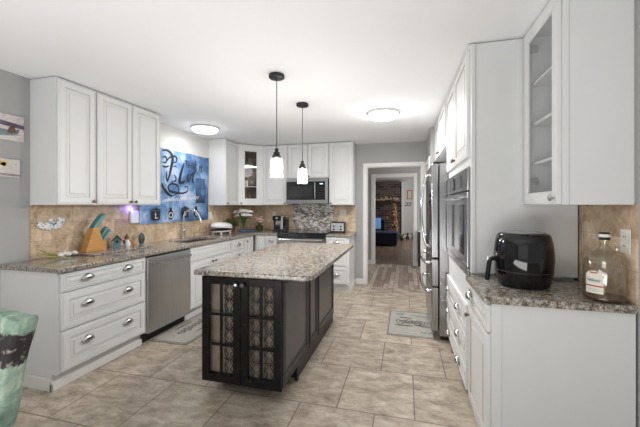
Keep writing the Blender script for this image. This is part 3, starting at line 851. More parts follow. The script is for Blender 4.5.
CT0, CT1 = .8775, .914
xs = [X_L + .011, -2.93, -2.56, -2.425, -2.04]; ys = [1.77, 3.42, 4.12, 4.955, 5.588]
cells = [(i, j) for i in range(3) for j in range(4) if not (i == 1 and j == 1)] + [(3, 3)]
slab('countertop', xs, ys, cells, CT0, CT1, 'L-shaped speckled granite countertop with the sink, running along the tiled left wall')
slab('countertop', [-1.214, -.805], [4.955, 5.588], [(0, 0)], CT0, CT1, 'short granite countertop under the toaster right of the range')
slab('countertop', [.385, X_R - .011], [1.775, 2.299], [(0, 0)], CT0, CT1, 'granite countertop under the air fryer and glass jug')
# sink
t = thing('kitchen_sink', 'undermount stainless sink set into the granite below the tapestry', 'sink', (-2.745, 3.77, 0))
m = MB(); a, b_ = .195, .36
m.box(-a, a, -b_, b_, .72, .724); m.box(-a, -a + .004, -b_, b_, .724, .8765); m.box(a - .004, a, -b_, b_, .724, .8765); m.box(-a, a, -b_, -b_ + .004, .724, .8765); m.box(-a, a, b_ - .004, b_, .724, .8765)
m.build('basin', 'sinkm', t); MB().cyl((0, 0, .7245), .04, 0, .004).build('drain', 'chrome', t)
# faucet
t = thing('kitchen_faucet', 'chrome high-arc pull-down faucet behind the sink', 'faucet', (-2.985, 3.86, .9145))
MB().lathe([(.032, 0), (.032, .006), (.022, .012), (.019, .10), (.021, .12), (.017, .13)], (0, 0, 0), 18).build('base', 'chrome', t)
arc = [(0, 0, .12), (0, 0, .26), (.003, 0, .325), (.035, 0.012, .375), (.085, .03, .392), (.135, .048, .385), (.175, .062, .345), (.20, .07, .295)]
MB().tube(bez(arc, 6), .0115, 10).build('spout', 'chrome', t)
MB().tube([(.196, .069, .305), (.208, .073, .275), (.222, .078, .215)], [.014, .017, .019], 12).build('spray_head', 'chrome', t)
MB().tube([(0, -.015, .085), (0, -.04, .10), (.01, -.075, .145)], [.009, .008, .006], 10).build('lever', 'chrome', t)
t = thing('soap_dispenser', 'small chrome soap dispenser beside the faucet', 'dispenser', (-2.975, 4.07, .9145))
MB().lathe([(.018, 0), (.018, .01), (.008, .015), (.008, .06)], (0, 0, 0), 14).build('base', 'chrome', t)
MB().tube([(0, 0, .055), (.01, 0, .07), (.05, 0, .068)], .006, 8).build('nozzle', 'chrome', t)

# ================================================================ RANGE + MICROWAVE
t = thing('cooking_range', 'stainless slide-in range with a black glass top below the microwave', 'range', (-2.03, 4.965, 0))
W = .805
MB().box(.003, W - .003, .02, .62, .03, .905).build('body', 'steel', t)
MB().box(-.006, W + .006, -.018, .62, .9165, .934).build('cooktop', 'bglass', t, bevel=.003)
MB().box(.0, W, -.034, .019, .845, .9155).build('control_panel', 'bglass', t, bevel=.006)
d_ = MB().box(.006, W - .006, -.030, .019, .23, .835).build('oven_door', 'steelh', t, bevel=.005)
MB().box(.12, W - .12, -.032, -.0305, .36, .68).build('window', 'oven_glass', d_)
m = MB(); m.tube([(.03, -.078, .822), (W - .03, -.078, .822)], .013, 10)
for xx in (.07, W - .07): m.tube([(xx, -.078, .822), (xx, -.028, .815)], .009, 8)
m.build('handle', 'chrome', d_)
MB().box(.006, W - .006, -.028, .019, .06, .22).build('storage_drawer', 'steelh', t, bevel=.004)
m = MB()
for px, py, r in ((.2, .16, .09), (.6, .16, .11), (.2, .42, .07), (.6, .42, .08)): m.lathe([(r, 0), (r, .0006), (r - .004, .0006), (r - .004, 0)], (px, py, .9342), 28, cap=False)
m.build('burner_rings', 'silverprint', t)
MB().box(.10, .30, .615, .62, .935, .936)
for zz in (.03,):
    m = MB()
    for px in (.06, W - .06):
        for py in (.08, .56): m.cyl((px, py, 0), .018, 0, .031, 10)
    m.build('feet', 'black', t)

t = thing('microwave_oven', 'stainless over-the-range microwave with black door window and keypad', 'microwave', (-1.977, 5.205, 0))
W = .732
MB().box(0, W, .022, .385, 1.415, 1.832).build('body', 'mblack', t)
m = MB(); m.box(0, W, 0, .021, 1.775, 1.831); m.box(0, W, 0, .021, 1.405, 1.470); m.box(0, .014, 0, .021, 1.471, 1.774); m.box(W - .045, W, 0, .021, 1.471, 1.774)
m.build('frame', 'steelh', t, bevel=.002)
MB().box(.0145, .505, -.012, .021, 1.4715, 1.7735).build('door', 'bglass', t, bevel=.003)
MB().box(.06, .46, -.0135, -.0125, 1.51, 1.70).build('window_screen', 'oven_glass', t)
m = MB(); m.tube([(.522, -.038, 1.485), (.522, -.038, 1.76)], .010, 10); m.tube([(.522, -.038, 1.50), (.522, .0, 1.50)], .007, 8); m.tube([(.522, -.038, 1.745), (.522, 0, 1.745)], .007, 8); m.build('handle', 'steelh', t)
MB().box(.54, W - .046, -.012, .021, 1.4715, 1.7735).build('keypad', 'gloss', t, bevel=.002)
MB().box(.60, .655, -.0135, -.0125, 1.728, 1.742).build('display', 'display', t)
m = MB()
for i in range(5):
    for j in range(3): m.box(.565 + j * .04, .59 + j * .04, -.0132, -.0122, 1.50 + i * .04, 1.515 + i * .04)
m.build('buttons', 'mblack', t)

# ================================================================ REFRIGERATOR
t = thing('refrigerator', 'stainless french-door refrigerator with two freezer drawers beyond the wall oven', 'refrigerator', (.262, 4.395, 0), RR)
W = .925; DF = .068
MB().box(.002, W - .002, DF + .008, .76, .045, 1.80).build('body', 'steel', t, bevel=.003)
MB().box(.02, W - .02, DF + .02, .70, 0, .045).build('base_grille', 'mblack', t)
for a, b_ in ((.002, W / 2 - .003), (W / 2 + .003, W - .002)):
    d_ = MB().box(a, b_, 0, DF, .835, 1.80).build('door', 'steel', t, bevel=.012, seg=3)
    hx = b_ - .045 if a < .1 else a + .045
    pts = bez([(hx, 0, .90), (hx, -.035, .94), (hx, -.068, 1.12), (hx, -.080, 1.31), (hx, -.068, 1.50), (hx, -.035, 1.68), (hx, 0, 1.72)], 5)
    MB().tube(pts, .014, 10).build('handle', 'chrome', d_)
    if a > .1:
        MB().box(b_ - .30, b_ - .09, -.003, .001, 1.12, 1.50).build('ice_dispenser', 'gloss', d_)
for z0, z1 in ((.545, .825), (.085, .535)):
    d_ = MB().box(.002, W - .002, 0, DF, z0, z1).build('freezer_drawer', 'steel', t, bevel=.012, seg=3)
    zh = z1 - .045
    pts = bez([(.05, 0, zh), (.06, -.05, zh), (.25, -.072, zh), (W / 2, -.078, zh), (W - .25, -.072, zh), (W - .06, -.05, zh), (W - .05, 0, zh)], 5)
    MB().tube(pts, .018, 10).build('handle', 'chrome', d_)
for hx in (.03, W - .10):
    MB().box(hx, hx + .07, .02, .12, 1.8005, 1.822).build('hinge_cover', 'mblack', t, bevel=.004)

# ================================================================ ISLAND
t = thing('kitchen_island', 'black distressed island cabinet with two glass-paned doors at its near end', 'kitchen island', (0, 0, 0))
IXL, IXR = -1.437, -.835; IY0, IY1 = 2.085, 3.72; IZB, IZT = .105, .875
m = MB()
m.box(IXL, IXR, IY0 + .34, IY1, .0, IZT)                                   # main carcass to the floor
m.box(IXL, IXL + .02, IY0, IY0 + .34, IZB, IZT); m.box(IXR - .02, IXR, IY0, IY0 + .34, IZB, IZT)
m.box(IXL + .02, IXR - .02, IY0, IY0 + .34, IZB, IZB + .025); m.box(IXL + .02, IXR - .02, IY0, IY0 + .34, IZT - .03, IZT)
m.build('body', 'pblack', t, bevel=.002)
MB().box(IXL + .021, IXR - .021, IY0 + .045, IY0 + .055, IZB + .026, IZT - .031).build('back_board', plain('display_back_board', (.34, .28, .225), .6, var=.3, scale=5), t)
# right side frame and raised panels, facing +X
S = MB(); S.T = Matrix.Translation((IXR, IY0, 0)) @ Matrix.Rotation(PI / 2, 4, 'Z')
L = IY1 - IY0
pan = [(.035, .60), (.665, .895), (.955, L - .03)]
S.box(0, .035, -.02, -.0005, IZB, IZT)
prev = .035
for a, b_ in pan:
    if a > prev: S.box(prev, a, -.020, -.0005, IZB + .05, IZT)
    prev = b_
S.box(prev, L, -.020, -.0005, IZB + .05, IZT); S.box(.035, L, -.0195, -.0005, IZB, IZB + .05); S.box(.035, L, -.0195, -.0005, IZT - .05, IZT)
S.box(.34, L, -.012, -.0005, 0, IZB)
S.box(.63, .645, -.026, -.020, IZB + .01, IZT - .01); S.box(.925, .94, -.026, -.020, IZB + .01, IZT - .01)
S.build('side_frame', 'pblack', t, bevel=.002)
for a, b_ in pan:
    S = MB(); S.T = Matrix.Translation((IXR, IY0, 0)) @ Matrix.Rotation(PI / 2, 4, 'Z')
    S.rings(a + .001, b_ - .001, IZB + .051, IZT - .051, [(0, -.001), (0, -.020), (.006, -.024), (.014, -.024), (.022, -.008), (.040, -.008), (.050, -.012)])
    S.build('side_panel', 'pgrey', t)
MB().box(IXR + .001, IXR + .022, IY0 + .30, IY0 + .339, .0, .104).build('foot', 'pblack', t)
# two paned doors
dw = (IXR + .018 - IXL + .006) / 2
for q in range(2):
    x0 = IXL - .006 + q * dw + .002; x1 = x0 + dw - .004; z0, z1 = IZB - .012, IZT - .018; fr = .055
    D = MB(); D.T = Matrix.Translation((0, IY0 - .001, 0))
    for a in ((x0, x0 + fr, z0, z1), (x1 - fr, x1, z0, z1), (x0 + fr, x1 - fr, z0, z0 + fr), (x0 + fr, x1 - fr, z1 - fr, z1)): D.box(a[0], a[1], -.022, 0, a[2], a[3])
    px0, px1, pz0, pz1 = x0 + fr, x1 - fr, z0 + fr, z1 - fr
    xc = (px0 + px1) / 2
    D.box(xc - .009, xc + .009, -.020, -.004, pz0, pz1)
    for k_ in (1, 2):
        zz = pz0 + (pz1 - pz0) * k_ / 3
        D.box(px0, xc - .009, -.020, -.004, zz - .009, zz + .009); D.box(xc + .009, px1, -.020, -.004, zz - .009, zz + .009)
    d_ = D.build('door', 'wblack', t, bevel=.003)
    G = MB(); G.T = D.T; G.box(px0 + .001, px1 - .001, -.0035, -.0010, pz0 + .001, pz1 - .001); G.build('glass_pane', 'cabglass', d_)
    if q == 1 or q == 0:
        # curled wrought-iron fretwork behind the panes
        F = MB(); F.T = Matrix.Translation((0, IY0 + .012, 0))
        cols = [(px0 + xc) / 2, (px1 + xc) / 2] if q == 1 else [(px1 + xc) / 2]
        for cx_ in cols:
            hw = (xc - px0) / 2 - .012
            for k_ in range(6):
                zc = pz0 + (pz1 - pz0) * (k_ + .5) / 6; hh = (pz1 - pz0) / 12
                F.tube([(cx_ + hw * math.sin(a_) * .95, 0, zc + hh * 1.15 * math.cos(a_)) for a_ in [2 * PI * i / 18 for i in range(18)]], .0040, 6, closed=True)
                for sg in (-1, 1):
                    F.tube(bez([(cx_ + sg * hw, 0, zc - hh), (cx_ + sg * hw * .3, 0, zc - hh * .4), (cx_ + sg * hw * .75, 0, zc + hh * .1), (cx_ + sg * hw * .2, 0, zc + hh * .7), (cx_ + sg * hw, 0, zc + hh)], 4), .0036, 6)
        F.build('iron_scrollwork', 'mblack', d_)
    kx = x1 - .025 if q == 0 else x0 + .025
    K = MB(); K.lathe([(.006, 0), (.006, -.012), (.016, -.018), (.018, -.026), (.012, -.034), (.001, -.036)], (kx, IY0 - .023, z1 - .045), 16, axis='y')
    K.build('knob', 'chrome' if q == 0 else 'pgrey', d_)
# island countertop with rounded corners and an overhang on the right
def rounded(x0, x1, y0, y1, rs, n=6):
    out = []
    for (cx_, cy_, a0, r) in ((x0, y0, PI, rs[0]), (x1, y0, 1.5 * PI, rs[1]), (x1, y1, 0, rs[2]), (x0, y1, .5 * PI, rs[3])):
        sx_ = 1 if cx_ == x0 else -1; sy_ = 1 if cy_ == y0 else -1
        for i in range(n + 1):
            a_ = a0 + PI / 2 * i / n
            out.append((cx_ + sx_ * r + r * math.cos(a_), cy_ + sy_ * r + r * math.sin(a_)))
    return out
m = MB(); m.prism(rounded(-1.468, -.585, 1.99, 3.80, (.02, .07, .03, .02)), .8765, .914)
tag(m.build('countertop', 'granite', bevel=.009, seg=3), 'large granite slab on the black island, overhanging its right side', 'countertop')

# ================================================================ CEILING LIGHTS, PENDANTS


def flush(loc, label, power):
    t_ = thing('ceiling_light', label, 'ceiling light', loc, 0, 'round flush ceiling lights')
    MB().lathe([(.18, 0), (.185, -.006), (.185, -.018), (.178, -.024), (.172, -.024)], (0, 0, 0), 40).build('rim', 'nickel', t_)
    MB().lathe([(.170, -.020), (.168, -.040), (.150, -.058), (.10, -.068), (.001, -.071)], (0, 0, 0), 40).build('diffuser', 'diff', t_)
    for a_ in (-2.2, -.9, .9, 2.2):
        MB().ball((.135 * math.cos(a_), .135 * math.sin(a_), -.063), .006, 8).build('screw', 'nickel', t_)
    l = bpy.data.lights.new('ceiling_light_glow', 'AREA'); l.shape = 'DISK'; l.size = .32; l.energy = power; l.color = (1, .985, .975)
    o = bpy.data.objects.new('ceiling_light_glow', l); C.objects.link(o); o.location = (loc[0], loc[1], loc[2] - .078)
    point('ceiling_light_halo', (loc[0], loc[1], loc[2] - .20), power * .18, .14, (1, .985, .975))
    return t_


flush((-.245, 3.76, 2.4385), 'round flush ceiling light over the walkway in front of the refrigerator', 24)
flush((-2.64, 3.85, 2.4385), 'round flush ceiling light over the sink near the tapestry', 5)


def pendant(loc, label):
    t_ = thing('pendant_light', label, 'pendant light', loc, 0, 'jar pendants over the island')
    MB().lathe([(.06, 0), (.064, -.004), (.064, -.024), (.058, -.029), (.01, -.031)], (0, 0, 0), 30).build('canopy', 'mblack', t_)
    MB().cyl((0, 0, 0), .0035, -.60, -.030, 8).build('cord', 'mblack', t_)
    MB().lathe([(.006, -.598), (.015, -.602), (.015, -.628), (.018, -.629), (.018, -.632), (.027, -.634), (.027, -.656), (.037, -.659), (.038, -.674), (.03, -.676)], (0, 0, 0), 22).build('socket', 'mblack', t_)
    sh = MB().lathe([(.030, -.674), (.050, -.678), (.054, -.69), (.054, -.84), (.050, -.84), (.050, -.70), (.047, -.684)], (0, 0, 0), 32, cap=False).build('glass_shade', 'jar', t_)
    MB().lathe([(.012, -.674), (.014, -.70), (.030, -.735), (.034, -.765), (.026, -.795), (.001, -.806)], (0, 0, 0), 20).build('bulb', 'bulb', t_)
    l = point('pendant_glow', (loc[0], loc[1], loc[2] - .90), 13, .07, (1, .97, .94))
    return t_


pendant((-1.014, 2.452, 2.4385), 'nearer of the two black pendant lights with clear jar shade above the island')
pendant((-1.040, 3.214, 2.4385), 'farther of the two black pendant lights with clear jar shade above the island')

# ================================================================ LEFT COUNTER OBJECTS
CZ = .9145
# stone board
o = MB().box(-.20, .20, -.35, .35, 0, .016).build('stone_board', 'granite', bevel=.004); o.location = (-2.885, 2.64, CZ); o.rotation_euler = (0, 0, 0)
o.scale = (.85, 1, 1); tag(o, 'thin speckled stone board under the knife block and small figurines', 'board')
BZ = CZ + .0165
# knife block
t = thing('knife_block', 'honey wood knife block holding teal-handled knives', 'knife block', (-2.925, 2.475, BZ), LR - .12)
m = MB(); m.prism([(-.115, 0), (.085, 0), (.085, .095), (.045, .105), (.005, .238), (-.040, .218)], -.045, .045, axis='y')
m.build('body', 'wood', t, bevel=.003)
dirv = Vector((.60, 0, .80)).normalized()
kn = []
for r_, (bx_, bz_) in enumerate(((-.028, .224), (-.004, .234), (.040, .125), (.066, .100))):
    for y_ in ((-.030, 0, .028) if r_ < 2 else (-.026, 0, .026)):
        kn.append((bx_, y_, bz_))
for i, (bx_, y_, bz_) in enumerate(kn):
    ln = (.155 if i < 6 else .125) + .006 * (i % 3)
    st = Vector((bx_, y_, bz_)) - dirv * .01
    k_ = MB().tube([st, st + dirv * .03, st + dirv * .08, st + dirv * ln], [.009, .011, .012, .010], 8, flat=(1, .7)).build('knife_handle', 'teal', t)
    MB().tube([st + dirv * (ln - .001), st + dirv * (ln + .004)], .009, 8, flat=(1, .7)).build('end_cap', 'black', k_)
# birdhouse
t = thing('birdhouse', 'tiny teal birdhouse with a dark pitched roof beside the knife block', 'birdhouse', (-2.935, 2.735, BZ), LR - .75)
m = MB(); m.prism([(-.033, .0), (.033, .0), (.033, .075), (0, .115), (-.033, .075)], -.03, .03, axis='y'); m.build('body', 'tealp', t, bevel=.002)
m = MB()
for sg in (-1, 1): m.prism([(0, .118), (sg * .052, .058), (sg * .052, .068), (0, .130)], -.042, .038, axis='y')
m.build('roof', 'darkbrown', t)
MB().cyl((0, -.0305, .062), .013, -.001, .002, 14, axis='y').build('entrance_hole', 'ink', t)
MB().cyl((0, -.03, .038), .003, -.016, 0, 8, axis='y').build('perch', 'darkbrown', t)
# gnome-like figurine
t = thing('figurine', 'little brown and white figurine between the birdhouse and the orange jar', 'figurine', (-2.935, 2.865, BZ), LR - .5)
t.scale = (1.15, 1.15, 1.05)
MB().lathe([(.024, 0), (.027, .02), (.022, .05), (.012, .064)], (0, 0, 0), 16).build('body', 'whitep', t)
MB().ball((-.003, 0, .075), .017, 14).build('head', plain('figurine_skin', (.55, .33, .22), .5), t)
MB().lathe([(.022, .078), (.018, .092), (.008, .112), (.002, .130)], (-.005, 0, 0), 14).build('hat', 'brown', t)
m = MB(); m.ball((-.026, 0, .045), .013, 10, sc=(.8, .8, 1.8)); m.ball((.018, -.008, .045), .009, 10, sc=(.8, .8, 1.8)); m.build('arms', 'brown', t)
o = MB().lathe([(.014, 0), (.021, .012), (.021, .03), (.015, .038), (.017, .043)], (0, 0, 0), 16).build('spice_pot', 'orange'); o.location = (-2.93, 2.945, BZ)
tag(o, 'tiny orange pot on the stone board right of the figurine', 'pot')
# round dark disc on stand
t = thing('desk_plaque', 'oval dark green plaque on a grey stand at the end of the stone board', 'ornament', (-2.93, 3.06, CZ), LR - .5)
MB().lathe([(.044, 0), (.050, .004), (.050, .016), (.044, .02)], (0, 0, .078), 22, axis='y', sx=.62, sy=1.25).build('disc', plain('dark_green_glaze', (.03, .045, .03), .35, var=.5, scale=60), t)
MB().lathe([(.052, .002), (.056, .006), (.056, .014), (.052, .018)], (0, 0, .078), 22, axis='y', sx=.62, sy=1.25, cap=False).build('rim', 'silverprint', t)
MB().box(-.022, .022, -.02, .03, 0, .016).build('stand', 'tealp', t, bevel=.003)
# leafy stems lying on the counter
t = thing('artificial_flower_stem', 'white artificial blossom with long yellow-green leaves lying on the counter', 'flower', (-2.90, 2.13, CZ))
rr_ = random.Random(3)
for i, (dx, dy, h) in enumerate(((-.10, -.13, .085), (-.04, -.16, .050), (.00, -.17, .02), (-.08, -.05, .03), (.05, -.12, .015))):
    p = bez([(0, .06, .012), (dx * .5, dy * .3, .016 + h * .3), (dx, dy, .012 + h)], 6); n_ = len(p)
    MB().tube(p, [.001 + .009 * math.sin(PI * min(.97, (j + .5) / n_)) for j in range(n_)], 8, flat=(2, .45)).build('leaf', 'ygreen', t)
for i in range(7):
    a_ = i * 2.4; MB().ball((.02 * math.cos(a_) + .0, -.01 + .024 * i, .026 + .004 * (i % 3)), .024, 10, sc=(1, 1.1, .75)).build('petal', 'petal', t)
# speckled wall ornament
t = thing('wall_ornament', 'white speckled bird-shaped ornament mounted on the tan tile near the counter end', 'ornament', (X_L + .0105, 2.15, 1.19))
m = MB(); m.ball((.013, 0, 0), .012, 18, sc=(1, 8.0, 3.0)); m.build('body', 'speck', t)
m = MB(); m.ball((.013, .085, .045), .011, 16, sc=(1, 3.4, 3.4)); m.build('head', 'speck', t)
m = MB(); m.ball((.013, .015, .05), .008, 12, sc=(1, 4.6, 1.6)); m.build('wing', 'speck', t)
m = MB(); m.ball((.013, -.09, .018), .009, 12, sc=(1, 3.4, 2.2)); m.build('tail', 'speck', t)
# night light
t = thing('plug_in_night_light', 'white plug-in night light with a violet glow above the stone board', 'night light', (X_L + .0105, 3.05, 1.26), 0)
MB().box(.0, .035, -.055, .060, -.095, .055).build('body', 'whitep', t, bevel=.010)
MB().box(.004, .028, -.052, -.030, .056, .078).build('led', 'violet', t, bevel=.003)
point('night_light_glow', (X_L + .07, 3.0, 1.335), .35, .01, (.25, .2, 1))


def wallplate(loc, rz, label, gang=1, kind='outlet'):
    t_ = thing('outlet_plate', label, 'outlet', loc, rz)
    wd = .036 * (1 if gang == 1 else 1.65)
    MB().box(-wd, wd, -.006, -.0005, -.058, .058).build('plate', 'cream', t_, bevel=.003)
    for i in range(gang):
        xx = 0 if gang == 1 else (-.023 + .046 * i)
        if kind == 'outlet':
            for zz in (-.022, .022):
                s_ = MB().box(xx - .014, xx + .014, -.0085, -.0065, zz - .013, zz + .013).build('socket_face', 'cream', t_, bevel=.002)
                mm = MB(); mm.box(xx - .008, xx - .005, -.0092, -.0086, zz - .004, zz + .006); mm.box(xx + .005, xx + .008, -.0092, -.0086, zz - .004, zz + .006); mm.build('slots', 'ink', s_)
        else:
            MB().box(xx - .014, xx + .014, -.010, -.0065, -.030, .030).build('rocker', 'cream', t_, bevel=.002)
    return t_


wallplate((X_L + .0105, 4.57, 1.21), LR, 'white double switch plate on the tile right of the tapestry', 2, 'switch')
wallplate((-2.36, Y_B - .0105, 1.20), 0, 'outlet plate on the back tile above the coffee maker')
wallplate((-1.055, Y_B - .0105, 1.235), 0, 'double switch plate on the tile above the toaster', 2, 'switch')
wallplate((X_R - .0105, 1.865, 1.20), RR, 'cream outlet plate on the right tile beside the glass jug')

# white oval waffle-maker-like lidded appliance
t = thing('countertop_griddle', 'white oval lidded griddle on feet at the corner end of the sink counter', 'griddle', (-2.86, 4.62, CZ), LR + .05)
t.scale = (1.1, 1.0, 1.22)
MB().lathe([(.10, .028), (.15, .032), (.16, .045), (.155, .05)], (0, 0, 0), 34, sx=1.35, sy=.85).build('base', 'whitep', t)
MB().lathe([(.158, .0505), (.162, .054), (.158, .062)], (0, 0, 0), 34, sx=1.35, sy=.85).build('seal', 'black', t)
m = MB(); m.T = Matrix.Translation((0, 0, .062)) @ Matrix.Rotation(math.radians(5), 4, 'Y'); m.lathe([(.160, .014), (.166, .03), (.155, .062), (.11, .085), (.001, .092)], (0, 0, 0), 34, sx=1.38, sy=.87); m.build('lid', 'whitep', t)
for sx_ in (-1, 1):
    for sy_ in (-1, 1): MB().lathe([(.016, 0), (.013, .03)], (sx_ * .13, sy_ * .07, 0), 12).build('foot', 'whitep', t)

# flowers in the corner
def blob_flower(m_, c, r, n, mi=0, seed=1):
    R_ = random.Random(seed)
    for i in range(n):
        a_ = i * 2.399; rr2 = r * .55
        m_.ball((c[0] + rr2 * math.cos(a_), c[1] + rr2 * math.sin(a_), c[2] + R_.uniform(-.2, .2) * r), r * .5, 8, mi, (1, 1, .5))
    m_.ball((c[0], c[1], c[2] + r * .2), r * .4, 8, mi)


t = thing('flower_vase', 'clear glass vase of large white blossoms with green leaves in the counter corner', 'vase', (-2.78, 5.20, CZ))
t.scale = (1.12, 1.12, 1.1)
MB().lathe([(.035, 0), (.045, .01), (.05, .06), (.042, .12), (.048, .15), (.045, .15), (.038, .12), (.046, .06), (.03, .012)], (0, 0, 0), 20, cap=False).build('glass_body', 'vaseglass', t)
m = MB(); R_ = random.Random(5); heads = []
for i in range(14):
    a_ = i * 2.4; r = .03 + .09 * R_.random(); p_ = (r * math.cos(a_) * 1.2, r * math.sin(a_) * .8, .24 + .10 * R_.random())
    heads.append(p_); m.tube(bez([(0, 0, .03), (p_[0] * .3, p_[1] * .3, .15), p_], 4), .0025, 6)
m.build('stems', 'green', t)
for i, p_ in enumerate(heads):
    m = MB(); blob_flower(m, p_, .058, 6, 0, i); m.build('blossom', 'petal', t)
for i in range(9):
    a_ = i * 2.1 + .4; r = .11
    p = bez([(0, 0, .14), (r * .5 * math.cos(a_), r * .5 * math.sin(a_), .22), (r * math.cos(a_), r * math.sin(a_), .20 + .05 * (i % 3))], 4); n_ = len(p)
    MB().tube(p, [.002 + .018 * math.sin(PI * min(.97, (j + .5) / n_)) for j in range(n_)], 8, flat=(2, .4)).build('leaf', 'green', t)
t = thing('potted_flowers', 'small dark pot of pink flowers to the right of the white bouquet', 'potted plant', (-2.53, 5.32, CZ))
t.scale = (1.2, 1.2, 1.25)
MB().lathe([(.04, 0), (.055, .04), (.058, .075), (.05, .08)], (0, 0, 0), 18).build('pot', 'darkbrown', t)
for i in range(10):
    a_ = i * 2.4; r = .015 + .05 * ((i * 37) % 10) / 10
    m = MB(); blob_flower(m, (r * math.cos(a_), r * math.sin(a_), .13 + .014 * (i % 6)), .028, 5, 0, i); m.build('blossom', 'pink' if i % 3 else 'petal', t)
m = MB()
for i in range(8):
    a_ = i * .8; m.tube([(0, 0, .07), (.04 * math.cos(a_), .04 * math.sin(a_), .12), (.07 * math.cos(a_), .07 * math.sin(a_), .10)], [.004, .014, .002], 6, flat=(2, .4))
m.build('foliage', 'green', t)
t = thing('potted_plant', 'bushy brown-green plant between the white griddle and the white bouquet', 'potted plant', (-2.92, 5.03, CZ))
t.scale = (1.25, 1.25, 1.1)
MB().lathe([(.035, 0), (.05, .05), (.052, .07), (.045, .075)], (0, 0, 0), 18).build('pot', 'brown', t)
m = MB(); R_ = random.Random(11)
for i in range(90):
    a_ = R_.uniform(0, 2 * PI); el = R_.uniform(.1, 1.4); r = R_.uniform(.08, .12)
    e_ = (r * math.cos(a_) * math.cos(el), r * math.sin(a_) * math.cos(el), .09 + r * 1.2 * math.sin(el))
    m.tube([(0, 0, .07), tuple(.6 * e_[q] + (.03 if q == 2 else 0) for q in range(3)), e_], [.003, .010, .002], 5, mi=i % 2, flat=(2, .5))
m.build('foliage', ['green', 'brown'], t)
o = MB().lathe([(.05, 0), (.09, .006), (.10, .03), (.095, .03), (.085, .010), (.02, .006)], (0, 0, 0), 24).build('dish', 'bluec'); o.location = (-2.70, 5.06, CZ)
tag(o, 'blue patterned shallow dish in front of the white bouquet', 'dish')
t = thing('folded_cloth', 'blue folded cloth in front of the pink flowers', 'cloth', (-2.56, 5.12, CZ))
m = MB(); m.box(-.06, .06, -.04, .04, 0, .012); m.box(-.055, .05, -.035, .036, .0125, .024); m.build('fabric', 'bluec', t, bevel=.005)

# coffee maker
t = thing('coffee_maker', 'black coffee maker with silver front panel on the back counter', 'coffee maker', (-2.135, 5.36, CZ))
t.scale = (1, 1, 1.12)
MB().box(-.115, .115, -.06, .12, 0, .25).build('body', 'gloss', t, bevel=.02, seg=3)
MB().box(-.115, .115, -.12, -.061, 0, .03).build('drip_base', 'black', t, bevel=.006)
MB().box(-.115, .115, -.12, -.061, .175, .25).build('brew_head', 'gloss', t, bevel=.012)
MB().box(-.075, .045, -.066, -.0605, .035, .17).build('front_panel', 'silverprint', t, bevel=.003)
MB().box(.05, .085, -.124, -.1205, .04, .235).build('side_strip', 'silverprint', t, bevel=.002)
MB().lathe([(.028, 0), (.036, .02), (.034, .07), (.026, .085)], (-.02, -.092, .0305), 16).build('carafe', 'gloss', t)
MB().box(-.05, -.01, -.123, -.1205, .20, .225).build('display', 'silverprint', t)
# toaster
t = thing('toaster', 'black and chrome two-slice toaster on the counter right of the range', 'toaster', (-1.09, 5.34, CZ))
MB().box(-.125, .125, -.085, .085, .012, .185).build('body', 'black', t, bevel=.022, seg=3)
MB().box(-.108, .108, -.089, -.0855, .030, .165).build('front_plate', 'silverprint', t, bevel=.004)
for xx in (-.06, .06):
    MB().box(xx - .012, xx + .012, -.100, -.0895, .10, .125).build('lever', 'black', t, bevel=.003)
    MB().lathe([(.016, 0), (.015, -.010), (.001, -.011)], (xx, -.0895, .06), 14, axis='y').build('dial', 'black', t)
    MB().box(xx - .035, xx + .035, -.02, .02, .1855, .187).build('slot', 'ink', t)
m = MB()
for xx in (-.1, .1):
    for yy in (-.06, .06): m.cyl((xx, yy, 0), .01, 0, .013, 8)
m.build('feet', 'rubber', t)

# ================================================================ TAPESTRY
TX = X_L + .035
t = thing('wall_tapestry', 'blue wall tapestry printed with black script lettering and four pots spelling LOVE', 'tapestry', (0, 0, 0))
Y0, Y1, Z0, Z1 = 3.12, 4.49, 1.150, 2.125
m = MB(); ny, nz = 48, 30; vs_ = []
def TXf(y, z): return TX + .009 * math.sin(y * 13 + .6 * math.sin(z * 5)) + .004 * math.sin(y * 31 + z * 3)
for s_ in (0, 1):
    for j in range(nz + 1):
        for i in range(ny + 1):
            y = Y0 + (Y1 - Y0) * i / ny; z = Z0 + (Z1 - Z0) * j / nz
            top = -.007 * math.sin(PI * ((y * 2.2) % 1)) * (z - Z0) / (Z1 - Z0)
            vs_.append((TXf(y, z) - .003 * s_, y, z + top))
k0 = (ny + 1) * (nz + 1); fs = []
for s_ in (0, 1):
    for j in range(nz):
        for i in range(ny):
            a = s_ * k0 + j * (ny + 1) + i; fs.append((a, a + 1, a + ny + 2, a + ny + 1))
edge = [(j * (ny + 1), (j + 1) * (ny + 1)) for j in range(nz)] + [(j * (ny + 1) + ny, (j + 1) * (ny + 1) + ny) for j in range(nz)] + [(i, i + 1) for i in range(ny)] + [(nz * (ny + 1) + i, nz * (ny + 1) + i + 1) for i in range(ny)]
for a, b_ in edge: fs.append((a, b_, b_ + k0, a + k0))
m.add(vs_, fs, 0, True); m.build('cloth', 'tapestry', t)
def stroke(pts, r, n=7):
    p = bez([(0, y, z) for y, z in pts], n)
    p = [Vector((TXf(q.y, q.z) + .004, q.y, q.z)) for q in p]; nn = len(p)
    rad = [1.45 * r * (.5 + .8 * math.sin(PI * (j + .4) / nn)) for j in range(nn)]
    return p, rad
def uvp(u, v):  # photo-traced print positions on the cloth
    k_ = (u - 320) / 322; th_ = math.radians(14.8); c_, s2 = math.cos(th_), math.sin(th_)
    dd = (X_L + .045) / (k_ * c_ - s2); return dd * (k_ * s2 + c_), CAM_H - (v - 205.5) * dd / 322
m = MB()
